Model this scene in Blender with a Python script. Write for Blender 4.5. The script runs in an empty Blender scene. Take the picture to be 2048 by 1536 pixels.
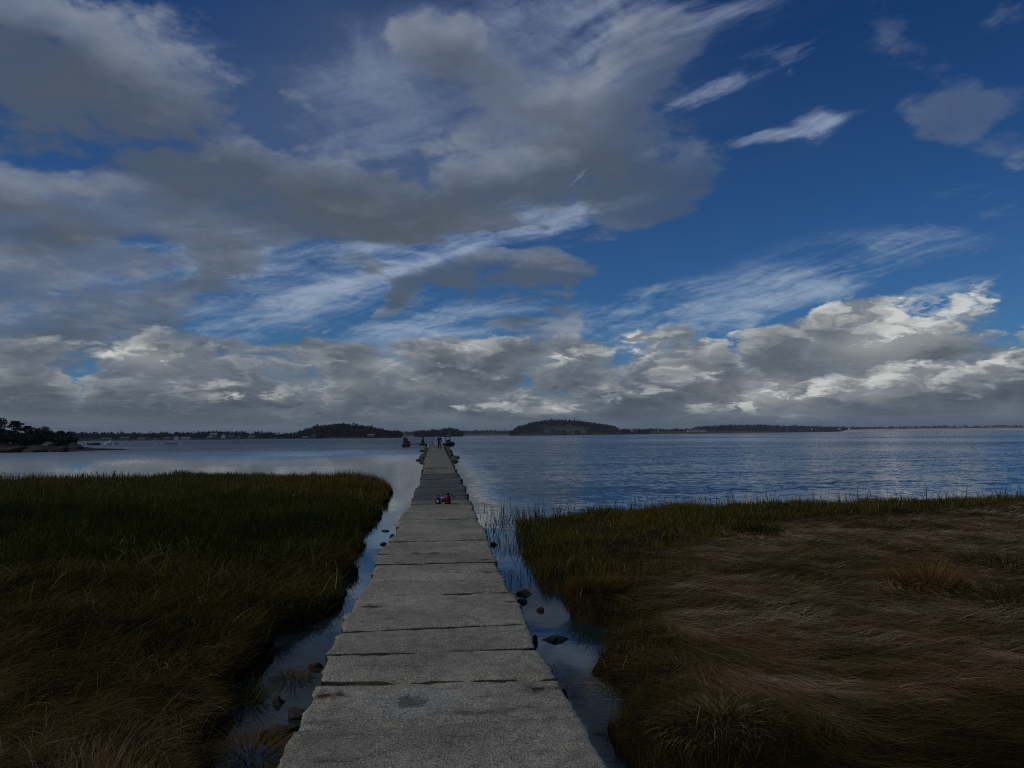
import bpy, bmesh, math, random
import numpy as np
from mathutils import Vector, Matrix, Euler, noise as mnoise

R = math.radians
rng = np.random.default_rng(7)
random.seed(7)
C = bpy.context.scene.collection
SC = bpy.context.scene

# ------------------------------------------------------------------ camera
F, CX, CY = 1480.0, 1024.0, 768.0          # focal length and centre for a 2048 px wide frame
CAM_Z = 2.20                               # water surface is z = 0, jetty deck z = 0.55
DECK = 0.55
YAW, PITCH, ROLL = 5.83, 3.92, -0.61
RM = Matrix.Rotation(R(-YAW), 3, 'Z') @ Matrix.Rotation(R(90 + PITCH), 3, 'X') @ Matrix.Rotation(R(ROLL), 3, 'Z')
cam_d = bpy.data.cameras.new('camera')
cam = bpy.data.objects.new('camera', cam_d)
C.objects.link(cam)
cam_d.sensor_width = 36.0
cam_d.lens = F / 2048.0 * 36.0
cam_d.clip_start, cam_d.clip_end = 0.05, 60000.0
cam.matrix_world = Matrix.Translation((0, 0, CAM_Z)) @ RM.to_4x4()
SC.camera = cam


def ray(px, py):
    return RM @ Vector(((px - CX) / F, -(py - CY) / F, -1.0))


def at_z(px, py, z=0.0):
    d = ray(px, py)
    t = (z - CAM_Z) / d.z
    return Vector((d.x * t, d.y * t, z))


def at_d(px, py, dist):
    """point seen at a pixel, at a given forward distance along the jetty axis"""
    d = ray(px, py)
    t = dist / d.y
    return Vector((d.x * t, d.y * t, CAM_Z + d.z * t))


def azel(px, py):
    d = ray(px, py).normalized()
    return math.atan2(d.x, d.y), math.asin(d.z)


# ------------------------------------------------------------------ exposure
EXPO = -1.6
SC.view_settings.view_transform = 'Standard'
SC.view_settings.look = 'None'
SC.view_settings.exposure = EXPO
SC.view_settings.gamma = 1.0
SC.view_settings.use_curve_mapping = False
KX = 2.0 ** (-EXPO)
SUN_EL, SUN_AZ = 48.0, -106.0              # azimuth from +Y (the jetty's direction), negative to the left
SC.cycles.max_bounces = 6
SC.cycles.diffuse_bounces = 2
SC.cycles.glossy_bounces = 3
SC.cycles.transparent_max_bounces = 6
SC.cycles.volume_bounces = 0
SC.cycles.use_denoising = False
SC.cycles.filter_width = 1.15
SC.cycles.sample_clamp_indirect = 4.0

# ------------------------------------------------------------------ node helper
class V:
    """a node socket with arithmetic"""
    def __init__(s, t, sock): s.t, s.s = t, sock
    def _m(s, op, *o, clamp=False):
        n = s.t.nodes.new('ShaderNodeMath'); n.operation = op; n.use_clamp = clamp
        for i, a in enumerate((s,) + o):
            if isinstance(a, V): s.t.links.new(a.s, n.inputs[i])
            else: n.inputs[i].default_value = a
        return V(s.t, n.outputs[0])
    def __add__(s, o): return s._m('ADD', o)
    def __radd__(s, o): return s._m('ADD', o)
    def __sub__(s, o): return s._m('SUBTRACT', o)
    def __rsub__(s, o): return const(s.t, o)._m('SUBTRACT', s)
    def __mul__(s, o): return s._m('MULTIPLY', o)
    def __rmul__(s, o): return s._m('MULTIPLY', o)
    def __truediv__(s, o): return s._m('DIVIDE', o)
    def __rtruediv__(s, o): return const(s.t, o)._m('DIVIDE', s)
    def __pow__(s, o): return s._m('POWER', o)
    def max(s, o): return s._m('MAXIMUM', o)
    def min(s, o): return s._m('MINIMUM', o)
    def mad(s, a, b): return s._m('MULTIPLY_ADD', a, b)
    def clamp(s): return s._m('ADD', 0.0, clamp=True)
    def abs(s): return s._m('ABSOLUTE')
    def smooth(s, a, b, x=0.0, y=1.0):
        n = s.t.nodes.new('ShaderNodeMapRange'); n.interpolation_type = 'SMOOTHSTEP'
        s.t.links.new(s.s, n.inputs[0])
        for i, q in enumerate((a, b, x, y)): n.inputs[1 + i].default_value = q
        return V(s.t, n.outputs[0])
    def lin(s, a, b, x=0.0, y=1.0):
        n = s.t.nodes.new('ShaderNodeMapRange'); n.clamp = True
        s.t.links.new(s.s, n.inputs[0])
        for i, q in enumerate((a, b, x, y)): n.inputs[1 + i].default_value = q
        return V(s.t, n.outputs[0])


def const(t, v):
    n = t.nodes.new('ShaderNodeValue'); n.outputs[0].default_value = v
    return V(t, n.outputs[0])


def xyz(t, x=0.0, y=0.0, z=0.0):
    n = t.nodes.new('ShaderNodeCombineXYZ')
    for i, a in enumerate((x, y, z)):
        if isinstance(a, V): t.links.new(a.s, n.inputs[i])
        else: n.inputs[i].default_value = a
    return V(t, n.outputs[0])


def sep(v):
    n = v.t.nodes.new('ShaderNodeSeparateXYZ'); v.t.links.new(v.s, n.inputs[0])
    return [V(v.t, o) for o in n.outputs]


def vmath(op, a, b):
    n = a.t.nodes.new('ShaderNodeVectorMath'); n.operation = op
    a.t.links.new(a.s, n.inputs[0])
    if isinstance(b, V): a.t.links.new(b.s, n.inputs[1])
    elif op == 'SCALE': n.inputs['Scale'].default_value = b
    else: n.inputs[1].default_value = b
    return V(a.t, n.outputs[0])


def fbm(v, scale=1.0, detail=6.0, rough=0.5, dist=0.0, out=0, lac=2.0, dims='3D'):
    n = v.t.nodes.new('ShaderNodeTexNoise'); n.noise_dimensions = dims
    v.t.links.new(v.s, n.inputs['Vector'])
    n.inputs['Scale'].default_value = scale
    n.inputs['Detail'].default_value = detail
    n.inputs['Roughness'].default_value = rough
    n.inputs['Lacunarity'].default_value = lac
    n.inputs['Distortion'].default_value = dist
    return V(v.t, n.outputs[out])


def voro(v, scale=1.0, smooth=0.5, detail=0.0, rough=0.5, feature='SMOOTH_F1', out=0, rnd=1.0):
    n = v.t.nodes.new('ShaderNodeTexVoronoi'); n.feature = feature
    v.t.links.new(v.s, n.inputs['Vector'])
    n.inputs['Scale'].default_value = scale
    if 'Smoothness' in n.inputs: n.inputs['Smoothness'].default_value = smooth
    n.inputs['Detail'].default_value = detail
    n.inputs['Roughness'].default_value = rough
    n.inputs['Randomness'].default_value = rnd
    return V(v.t, n.outputs[out])


def mixc(t, f, a, b):
    n = t.nodes.new('ShaderNodeMix'); n.data_type = 'RGBA'
    for i, q in ((0, f), (6, a), (7, b)):
        if isinstance(q, V): t.links.new(q.s, n.inputs[i])
        elif i == 0: n.inputs[0].default_value = q
        else: n.inputs[i].default_value = (*q, 1.0)
    return V(t, n.outputs[2])


def ramp(v, stops, interp='LINEAR'):
    n = v.t.nodes.new('ShaderNodeValToRGB'); n.color_ramp.interpolation = interp
    v.t.links.new(v.s, n.inputs[0])
    e = n.color_ramp.elements
    while len(e) < len(stops): e.new(0.5)
    for k, (p, c) in enumerate(stops):
        e[k].position = p
        e[k].color = (*c, 1.0) if not isinstance(c, (int, float)) else (c, c, c, 1.0)
    return V(v.t, n.outputs[0])


def srgb(r, g, b):
    """display colour 0-255 -> linear"""
    f = lambda c: (c / 255 / 12.92) if c / 255 <= 0.04045 else ((c / 255 + 0.055) / 1.055) ** 2.4
    return (f(r), f(g), f(b))

# ------------------------------------------------------------------ sky (world): Nishita air behind procedural cloud layers, laid out by direction
world = bpy.data.worlds.new('World')
SC.world = world
world.use_nodes = True
world.cycles.sampling_method = 'NONE'
wt = world.node_tree
wt.nodes.clear()
w_out = wt.nodes.new('ShaderNodeOutputWorld')
tc = wt.nodes.new('ShaderNodeTexCoord')
d = V(wt, tc.outputs['Generated'])
dx, dy, dz = sep(d)
el = dz._m('ARCSINE')
az = dx._m('ARCTAN2', dy)
P = xyz(wt, az, el, 0.0)
zc = dz.max(0.0)


def plane(c, z, da=0.0, de=0.0):
    """position on a cloud deck overhead, optionally looked at a little towards the light"""
    k = 1.0 / (zc + (c + de))
    return xyz(wt, (dx + da) * k, dy * k, z)


def patches(P, items, side=False):
    """sum of soft patches of cloud, each (x, y, half width, half height, turn, weight) about a direction of the sky"""
    acc, low = None, None
    turned = {}
    for (px, py, rx, ry, rot, w) in items:
        c, s = math.cos(R(rot)), math.sin(R(rot))
        if rot not in turned:
            if rot == 0: turned[rot] = P
            else:
                X, Y, Z = sep(P)
                turned[rot] = xyz(P.t, X * c + Y * s, Y * c - X * s, 0.0)
        a, e = azel(px, py)
        a, e = a * c + e * s, e * c - a * s
        ix, iy = F / rx / 1.65, F / ry / 1.65
        n = P.t.nodes.new('ShaderNodeVectorMath'); n.operation = 'MULTIPLY_ADD'
        P.t.links.new(turned[rot].s, n.inputs[0])
        n.inputs[1].default_value = (ix, iy, 0)
        n.inputs[2].default_value = (-a * ix, -e * iy, 0)
        r = P.t.nodes.new('ShaderNodeVectorMath'); r.operation = 'LENGTH'
        P.t.links.new(n.outputs[0], r.inputs[0])
        sw = math.sqrt(abs(w) * 1.7)
        q = V(P.t, r.outputs['Value']).mad(-sw, sw).max(0.0)
        q = q * q if w > 0 else q * q * -1.0
        acc = q if acc is None else q + acc
        if side:
            dt = P.t.nodes.new('ShaderNodeVectorMath'); dt.operation = 'DOT_PRODUCT'
            P.t.links.new(n.outputs[0], dt.inputs[0]); dt.inputs[1].default_value = (-.15, 1.0, 0)
            k = V(P.t, dt.outputs['Value'])
            low = q * k if low is None else q.mad(k, low)
    return (acc, low) if side else acc


def glow(colour, k=1.0):
    n = wt.nodes.new('ShaderNodeBackground'); wt.links.new(colour.s, n.inputs[0]); n.inputs[1].default_value = k
    return n.outputs[0]


def over(fac, under, colour):
    """one layer of the sky in front of what is behind it"""
    n = wt.nodes.new('ShaderNodeMixShader')
    wt.links.new(fac.s, n.inputs[0]); wt.links.new(under, n.inputs[1]); wt.links.new(glow(colour, KX), n.inputs[2])
    return n.outputs[0]


# low and middle grey clouds: (x, y, rx, ry, rotation, weight), sizes in the 2048 px frame
GREY = [
    (120, 120, 330, 180, 0, 1.35), (330, 190, 190, 150, 20, 1.0), (60, 230, 260, 90, 0, 1.1), (410, 70, 110, 110, 0, .75), (200, 30, 150, 60, 0, .4),
    (60, 430, 190, 90, 0, 1.0), (250, 440, 130, 60, 0, .7), (60, 520, 170, 60, 0, .6),
    (650, 395, 400, 95, 0, 1.5), (1050, 380, 340, 88, 0, 1.5), (1340, 345, 180, 80, 20, 1.4), (860, 420, 300, 60, 0, .6), (880, 300, 170, 80, 20, .5),
    (430, 420, 220, 110, 0, .6), (560, 290, 260, 90, 0, .6), (1100, 240, 200, 80, 0, .45), (560, 170, 180, 80, 0, .35),
    (880, 70, 190, 140, 0, 1.1), (1240, 190, 190, 90, 20, .95), (1090, 120, 170, 110, 0, .3),
    (800, 548, 170, 40, -15, 1.6), (960, 535, 120, 40, 0, .7), (1080, 545, 190, 52, 0, 1.5), (1030, 625, 140, 42, 0, 1.2), (785, 612, 46, 46, 0, 1.2), (1130, 660, 80, 26, 0, 1.1),
    (130, 600, 260, 85, 0, 1.0), (330, 560, 140, 60, 0, .8), (60, 690, 260, 70, 0, .9), (430, 530, 130, 60, 0, .5),
    (420, 668, 80, 28, 0, 1.3), (530, 680, 70, 30, 0, 1.1), (600, 705, 110, 30, 0, .7),
    (1770, 55, 120, 95, -30, .62), (1880, 215, 190, 90, -30, .40), (1930, 190, 90, 70, -30, .16), (1330, 90, 220, 110, 0, .55), (1740, 285, 150, 56, 0, .40), (2010, 300, 100, 46, 0, .42), (1835, 255, 140, 44, -30, .5),
    (1360, 480, 85, 50, 0, .55), (1430, 455, 40, 24, 0, .4), (2020, 0, 90, 44, 0, .5),
    (1000, 478, 300, 26, 12, -.9), (720, 500, 160, 30, 12, -.6), (130, 320, 130, 50, 0, -.8), (560, 60, 140, 70, 0, -.75), (300, 500, 110, 26, 0, -.7), (560, 640, 170, 60, 0, -.55),
    (1650, 380, 330, 230, 0, -.35), (1450, 130, 60, 60, 0, -.35), (1250, 500, 110, 40, 0, -.3), (1420, 580, 350, 90, 0, -.7)]
# cumulus bank low over the horizon
BANK = [(100, 800, 500, 70, 0, .9), (600, 790, 500, 66, 0, 1.0), (260, 735, 150, 42, 0, .8), (560, 725, 170, 36, 0, .6), (800, 715, 170, 34, 0, .75), (930, 700, 110, 26, 0, .6),
        (1100, 780, 300, 66, 0, 1.0), (1300, 725, 190, 75, 0, 1.0), (1490, 705, 130, 62, 0, 1.0), (1400, 790, 260, 60, 0, .6),
        (1720, 650, 140, 70, 0, 1.0), (1880, 650, 140, 75, 0, 1.0), (2050, 630, 180, 115, 0, 1.2), (1965, 640, 110, 80, 0, .7), (1800, 740, 330, 80, 0, 1.0), (1560, 790, 160, 45, 0, .8), (2000, 770, 240, 70, 0, .9)]
FRONT = [(170, 768, 130, 34, 0, .85), (400, 752, 150, 32, 0, .85), (640, 742, 120, 32, 0, .8), (880, 764, 150, 34, 0, .85), (1100, 785, 130, 36, 0, .8), (1330, 760, 160, 44, 0, .85),
         (1530, 798, 120, 34, 0, .9), (1710, 775, 150, 40, 0, .85), (1930, 750, 150, 46, 0, .85), (540, 800, 200, 24, 0, .6), (1000, 815, 200, 22, 0, .6)]
LIT = [(1500, 795, 130, 50, 0, 1.0), (1860, 620, 90, 55, 0, 1.0), (1750, 690, 130, 40, 0, .8), (1260, 690, 130, 30, 0, 1.0), (260, 712, 90, 30, 0, .6), (1700, 790, 170, 40, 0, .8),
       (2040, 590, 60, 60, 0, .8), (1130, 815, 70, 26, 0, .6), (930, 700, 70, 24, 0, .5), (1950, 720, 160, 40, 0, .5), (760, 730, 70, 20, 0, .6), (560, 790, 150, 22, 0, .5),
       (700, 765, 60, 18, 0, .4), (850, 775, 70, 18, 0, .4), (380, 765, 80, 20, 0, .25), (1010, 795, 70, 20, 0, .4), (330, 720, 50, 22, 0, .4), (1420, 660, 60, 20, 0, .6), (1120, 715, 60, 16, 0, .9), (1690, 620, 60, 30, 0, .4)]
CIRRUS = [(900, 470, 480, 64, 12, 1.0), (420, 500, 230, 65, 12, .9), (560, 600, 260, 85, 12, .85), (860, 660, 230, 60, 12, 1.0), (1250, 640, 280, 40, 12, .9), (1480, 622, 380, 40, 8, .8),
          (720, 150, 180, 120, 30, 1.1), (700, 240, 220, 70, 0, .8), (1130, 130, 250, 130, 12, .95), (1080, 260, 180, 50, 0, .9), (1250, 40, 350, 50, 0, .7), (1000, 60, 140, 80, 0, .6),
          (1575, 105, 95, 26, 8, .8), (1530, 264, 120, 13, 5, 1.1), (1410, 190, 110, 24, 12, 1.1), (1610, 240, 40, 26, 30, .8), (1230, 600, 110, 18, 12, .9), (1020, 455, 140, 40, 12, 1.0),
          (300, 60, 300, 60, 0, .4), (1750, 480, 420, 60, 20, .30), (1500, 560, 460, 60, 10, .28), (1900, 590, 240, 30, 12, .65), (60, 560, 160, 60, 0, .5)]

DARK = [(800, 545, 190, 50, 0, 1.0), (1060, 545, 210, 60, 0, 1.0), (1030, 630, 160, 50, 0, 1.0), (785, 612, 60, 60, 0, .8), (430, 670, 120, 34, 0, .9), (530, 680, 90, 34, 0, .8), (420, 545, 130, 60, 0, .7),
        (650, 390, 400, 90, 0, 1.0), (1040, 390, 420, 90, 0, 1.0), (1340, 370, 170, 80, 0, .8), (120, 210, 280, 130, 0, 1.3), (50, 120, 140, 100, 0, 1.2), (1200, 330, 240, 70, 0, .4), (60, 470, 170, 50, 0, .7), (880, 90, 150, 80, 0, .6), (150, 640, 280, 90, 0, .5), (560, 330, 260, 50, 0, .4)]

# clear air
nish = wt.nodes.new('ShaderNodeTexSky')
nish.sky_type = 'NISHITA'
nish.sun_disc = False
nish.sun_elevation = R(SUN_EL)
nish.sun_rotation = R(SUN_AZ)
nish.air_density, nish.dust_density, nish.ozone_density = 1.0, 0.3, 2.5
tint = mixc(wt, el.smooth(.04, .60), (.044, .092, .150), (.020, .064, .124))
sky_s = glow(vmath('MULTIPLY', V(wt, nish.outputs[0]), tint))

# shared folds of the air that bend every layer
q0 = plane(.20, 2.0)
w1 = vmath('SUBTRACT', fbm(q0, 1.1, 4, .55, out=1), (.5, .5, .5))
w2 = vmath('SUBTRACT', fbm(q0, 4.6, 5, .62, out=1), (.5, .5, .5))
ax, ay, _ = sep(w1)
bx, by, _ = sep(w2)

# high ice cloud: combed streaks
kx = 1.0 / (zc + .16)
ux, uy = dx * kx, dy * kx
ca, sa = math.cos(R(14)), math.sin(R(14))
st2 = xyz(wt, (az * ca + el * sa) * 1.3 + ax * .4 + bx * .12, (el * ca - az * sa) * 12.0 + ay * 1.1 + by * .3, 5.1)
comb = fbm(st2, 2.4, 10, .64)
st = xyz(wt, ux * .9 + ax * 1.2, uy * 1.0 + ay * 1.0, 1.7)
streak = fbm(st, 3.6, 10, .68)
acc = patches(vmath('ADD', P, xyz(wt, ax * .16 + bx * .05, ay * .08 + by * .03, 0.0)), CIRRUS)
cir = (acc.min(1.1) * .62 + (streak - .5) * 2.4 + (comb - .5) * 3.2 * el.smooth(.26, .42, 1.0, .28).max(az.smooth(.12, .25))).smooth(.05, 1.45) * acc.smooth(0.02, .7)
cc = mixc(wt, el.smooth(.05, .55), srgb(150, 168, 188), srgb(140, 152, 178))
sky_s = over(cir, sky_s, cc)

# thin veil in the middle of the sky
vl = patches(P, [(900, 200, 700, 360, 0, .9), (200, 560, 500, 160, 0, .5)])
veil = (vl + (fbm(xyz(wt, ux, uy, 9.0), 1.3, 5, .55) - .5) * 1.2).smooth(.2, 1.1) * .52
sky_s = over(veil, sky_s, mixc(wt, el.smooth(.1, .6), srgb(92, 108, 134), srgb(80, 94, 122)))

def puffs(q, det, scale=5.2):
    n = wt.nodes.new('ShaderNodeTexVoronoi'); n.voronoi_dimensions = '2D'; n.feature = 'F1'
    wt.links.new(q.s, n.inputs['Vector'])
    n.inputs['Scale'].default_value = scale
    n.inputs['Detail'].default_value = det
    n.inputs['Roughness'].default_value = .55
    return V(wt, n.outputs[0])


# grey clouds
base, side = patches(vmath('ADD', P, xyz(wt, ax * .22 + bx * .075, ay * .13 + by * .05, 0.0)), GREY, True)
base = base + az.abs().smooth(.85, 1.5, 0.0, .75)               # unseen broken deck behind, added to brighten sides that face the camera
q1 = plane(.20, 2.0, -.012, .034)
nA, nB = fbm(q0, 2.2, 9, .60), fbm(q0, 7.5, 7, .62)
nA1, nB1 = fbm(q1, 2.2, 5, .58), fbm(q1, 7.5, 3, .6)
body = base.min(1.05)
lump = puffs(vmath('ADD', q0, vmath('SCALE', w2, .30)), 3, 2.6)
D0 = body + side * 1e-4 + ((nA - .5) * 2.1 + (nB - .5) * 1.1 + (.42 - lump) * .75) * (base.smooth(0.0, .5) * .8 + .2)
rel = (nA - nA1) * 2.9 + (nB - nB1) * .7                # > 0 where the cloud faces the light
dens = D0.smooth(.24, .70)
thick = D0.smooth(.55, 1.55)
lightv = (rel * .9 + side * .75 - .05).clamp()
shaded = patches(P, DARK)                                   # decks lying in the shade of the ones above
darkv = (rel * -.9 - side * 1.0 + thick * .20 + shaded * .75).clamp()
g1 = mixc(wt, thick, srgb(106, 118, 138), srgb(90, 99, 109))
g1 = mixc(wt, darkv * .9, g1, srgb(77, 87, 98))
g1 = mixc(wt, lightv * (1.0 - thick * .55) * (1.0 - shaded * .5), g1, srgb(172, 179, 186))
warm = fbm(plane(.20, 7.0), 2.6, 3, .5)
g1 = mixc(wt, warm.smooth(.45, .7) * thick * .30, g1, srgb(104, 111, 112))
thin = az.smooth(.20, .34) * el.smooth(.22, .30)        # torn scud high on the right lets the blue through
sky_s = over(dens * (.72 + thick * .28) * (1.0 - thin * .45), sky_s, g1)

# cumulus heaps low over the horizon, a far bank and a nearer row in front of it
bend = vmath('ADD', vmath('SCALE', w1, .22), vmath('SCALE', w2, .15))
lit = patches(P, LIT)


def heaps(under, items, seed, floor, tops, pale, deep):
    base, side = patches(vmath('ADD', P, xyz(wt, ax * .06 + bx * .05, ay * .03 + by * .045, 0.0)), items, True)
    p0, p1 = plane(.52, seed), plane(.52, seed, -.008, .012)
    u0, u1 = puffs(vmath('ADD', p0, bend), 4), puffs(vmath('ADD', p1, bend), 3)
    m0, m1 = fbm(p0, 4.0, 8, .54), fbm(p1, 4.0, 5, .53)
    B = (base - .10 + el.smooth(.06, .175, 1.45, 0.0) * floor).min(1.0) + side * 1e-4 + el.smooth(.04, .12, .42, 0.0) * floor + (.45 - u0) * 1.0 + (m0 - .5) * 1.6
    rel = (u1 - u0) * 1.4 + (m0 - m1) * 2.4
    thick = B.smooth(.35, 1.25)
    c = mixc(wt, thick, pale, deep)
    c = mixc(wt, (rel * -1.2 - side * .6).clamp() * .85, c, srgb(68, 77, 88))
    c = mixc(wt, ((rel + side * .35).clamp() * (lit.min(1.3) * 1.25 + tops + (1.0 - thick) * .45) * 1.25 + lit * .34 * m0.smooth(.38, .62)).clamp(), c, srgb(200, 203, 200))
    return over(B.smooth(.16, .56), under, c)


sky_s = heaps(sky_s, BANK, 4.0, 1.0, .16, srgb(114, 123, 134), srgb(82, 91, 102))
sky_s = heaps(sky_s, FRONT, 7.3, 0.0, .30, srgb(118, 126, 135), srgb(86, 95, 105))

# layered grey haze at the horizon
lay = fbm(xyz(wt, az * 3.0, el * 42.0, 0.0), 1.6, 6, .55)
hz = el.smooth(.006, .042, 1.0, 0.0) * .93
hcol = mixc(wt, lay.smooth(.35, .68), srgb(84, 98, 112), srgb(116, 128, 137))
hcol = mixc(wt, el.smooth(.004, .026, 1.0, 0.0) * .85, hcol, srgb(92, 106, 119))
sky_s = over(hz, sky_s, hcol)
sky_s = over(el.lin(-.004, -.002, 1.0, 0.0), sky_s, mixc(wt, el.lin(-.5, 0.0), srgb(30, 38, 44), srgb(92, 106, 119)))
wt.links.new(sky_s, w_out.inputs[0])

sun_d = bpy.data.lights.new('sun', 'SUN')
sun_d.energy = 2.4
sun_d.angle = R(14)
sun_d.color = (1.0, .93, .80)
sun = bpy.data.objects.new('sun', sun_d)
C.objects.link(sun)
sdir = Vector((math.sin(R(SUN_AZ)) * math.cos(R(SUN_EL)), math.cos(R(SUN_AZ)) * math.cos(R(SUN_EL)), math.sin(R(SUN_EL))))
sun.rotation_euler = sdir.to_track_quat('Z', 'Y').to_euler()

# ------------------------------------------------------------------ builders
def tag(o, label=None, cat=None, group=None, kind=None):
    if label: o['label'] = label
    if cat: o['category'] = cat
    if group: o['group'] = group
    if kind: o['kind'] = kind
    return o


def empty(name, loc, rz=0.0):
    o = bpy.data.objects.new(name, None)
    o.empty_display_size = 0.2
    C.objects.link(o)
    o.location = loc
    o.rotation_euler = (0, 0, rz)
    return o


def mobj(name, verts, faces, mat=None, parent=None, smooth=False):
    me = bpy.data.meshes.new(name)
    me.from_pydata([tuple(v) for v in verts], [], [tuple(f) for f in faces])
    if mat: me.materials.append(mat)
    if smooth:
        me.polygons.foreach_set('use_smooth', [True] * len(me.polygons))
    me.update()
    o = bpy.data.objects.new(name, me)
    C.objects.link(o)
    if parent: o.parent = parent
    return o


def npobj(name, co, quads=None, tris=None, mat=None, parent=None, tint=None, smooth=False):
    """mesh from numpy arrays; tint = one number per vertex for the material"""
    me = bpy.data.meshes.new(name)
    nq = 0 if quads is None else len(quads)
    nt = 0 if tris is None else len(tris)
    me.vertices.add(len(co)); me.vertices.foreach_set('co', np.ascontiguousarray(co, np.float32).ravel())
    loops = np.concatenate([a.ravel() for a in (quads, tris) if a is not None and len(a)]).astype(np.int32)
    me.loops.add(len(loops)); me.loops.foreach_set('vertex_index', loops)
    me.polygons.add(nq + nt)
    st = np.concatenate([np.arange(nq) * 4, nq * 4 + np.arange(nt) * 3]).astype(np.int32)
    me.polygons.foreach_set('loop_start', st)
    if smooth: me.polygons.foreach_set('use_smooth', np.ones(nq + nt, bool))
    if tint is not None:
        a = me.attributes.new('tint', 'FLOAT', 'POINT'); a.data.foreach_set('value', np.ascontiguousarray(tint, np.float32))
    if mat: me.materials.append(mat)
    me.update(calc_edges=True)
    o = bpy.data.objects.new(name, me)
    C.objects.link(o)
    if parent: o.parent = parent
    return o


class MB:
    """collects simple solids into one mesh"""
    def __init__(s): s.v, s.f = [], []
    def add(s, v, f):
        n = len(s.v); s.v += [tuple(p) for p in v]; s.f += [tuple(i + n for i in q) for q in f]; return s
    def box(s, c, h, rz=0.0, taper=1.0):
        cs, sn = math.cos(rz), math.sin(rz)
        v = []
        for z, k in ((-1, 1.0), (1, taper)):
            for x, y in ((-1, -1), (1, -1), (1, 1), (-1, 1)):
                X, Y = x * h[0] * k, y * h[1] * k
                v.append((c[0] + X * cs - Y * sn, c[1] + X * sn + Y * cs, c[2] + z * h[2]))
        return s.add(v, [(3, 2, 1, 0), (4, 5, 6, 7), (0, 1, 5, 4), (1, 2, 6, 5), (2, 3, 7, 6), (3, 0, 4, 7)])
    def tube(s, pts, r, n=8, cap=True):
        pts = [Vector(p) for p in pts]
        rr = r if isinstance(r, (list, tuple)) else [r] * len(pts)
        rings = []
        for i, p in enumerate(pts):
            t = (pts[min(i + 1, len(pts) - 1)] - pts[max(i - 1, 0)]).normalized()
            a = t.cross(Vector((0, 0, 1)) if abs(t.z) < .9 else Vector((1, 0, 0))).normalized(); b = t.cross(a)
            rings.append([p + (a * math.cos(k * 2 * math.pi / n) + b * math.sin(k * 2 * math.pi / n)) * rr[i] for k in range(n)])
        v = [q for ring in rings for q in ring]
        f = [(i * n + k, i * n + (k + 1) % n, (i + 1) * n + (k + 1) % n, (i + 1) * n + k) for i in range(len(pts) - 1) for k in range(n)]
        if cap: f += [tuple(range(n)), tuple(reversed(range((len(pts) - 1) * n, len(pts) * n)))]
        return s.add(v, f)
    def lathe(s, prof, c=(0, 0, 0), n=20):
        v = [(c[0] + r * math.cos(k * 2 * math.pi / n), c[1] + r * math.sin(k * 2 * math.pi / n), c[2] + z) for r, z in prof for k in range(n)]
        f = [(i * n + k, i * n + (k + 1) % n, (i + 1) * n + (k + 1) % n, (i + 1) * n + k) for i in range(len(prof) - 1) for k in range(n)]
        f += [tuple(reversed(range(n))), tuple(range((len(prof) - 1) * n, len(prof) * n))]
        return s.add(v, f)
    def prism(s, poly, y0, y1):
        """outline in x, z swept along y"""
        n = len(poly)
        v = [(x, y0, z) for x, z in poly] + [(x, y1, z) for x, z in poly]
        f = [tuple(range(n)), tuple(reversed(range(n, 2 * n)))] + [(i, n + i, n + (i + 1) % n, (i + 1) % n) for i in range(n)]
        return s.add(v, f)
    def build(s, name, mat, parent=None, smooth=False): return mobj(name, s.v, s.f, mat, parent, smooth)


# ------------------------------------------------------------------ materials
def new_mat(name):
    m = bpy.data.materials.new(name); m.use_nodes = True
    t = m.node_tree
    return m, t, t.nodes['Principled BSDF']


def setv(t, node, key, v):
    if isinstance(v, V): t.links.new(v.s, node.inputs[key])
    elif isinstance(v, tuple): node.inputs[key].default_value = (*v, 1.0)
    else: node.inputs[key].default_value = v


def opos(t):
    n = t.nodes.new('ShaderNodeTexCoord'); return V(t, n.outputs['Object'])


def wpos(t):
    n = t.nodes.new('ShaderNodeNewGeometry'); return V(t, n.outputs['Position'])


def attr(t, name, out='Fac'):
    n = t.nodes.new('ShaderNodeAttribute'); n.attribute_name = name; return V(t, n.outputs[out])


def bump(t, b, h, strength=.5, dist=.01):
    n = t.nodes.new('ShaderNodeBump'); n.inputs['Strength'].default_value = strength; n.inputs['Distance'].default_value = dist
    t.links.new(h.s, n.inputs['Height']); t.links.new(n.outputs[0], b.inputs['Normal'])


def rnd_obj(t):
    n = t.nodes.new('ShaderNodeObjectInfo'); return V(t, n.outputs['Random'])


def plain(name, col, rough=.6, vary=.25, scale=6.0, metal=0.0, spec=.4):
    m, t, b = new_mat(name)
    n = fbm(opos(t), scale, 4, .6)
    setv(t, b, 'Base Color', mixc(t, n.smooth(.3, .7), tuple(c * (1 - vary) for c in col), tuple(min(1, c * (1 + vary)) for c in col)))
    setv(t, b, 'Roughness', rough); setv(t, b, 'Metallic', metal); setv(t, b, 'Specular IOR Level', spec)
    return m


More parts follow.
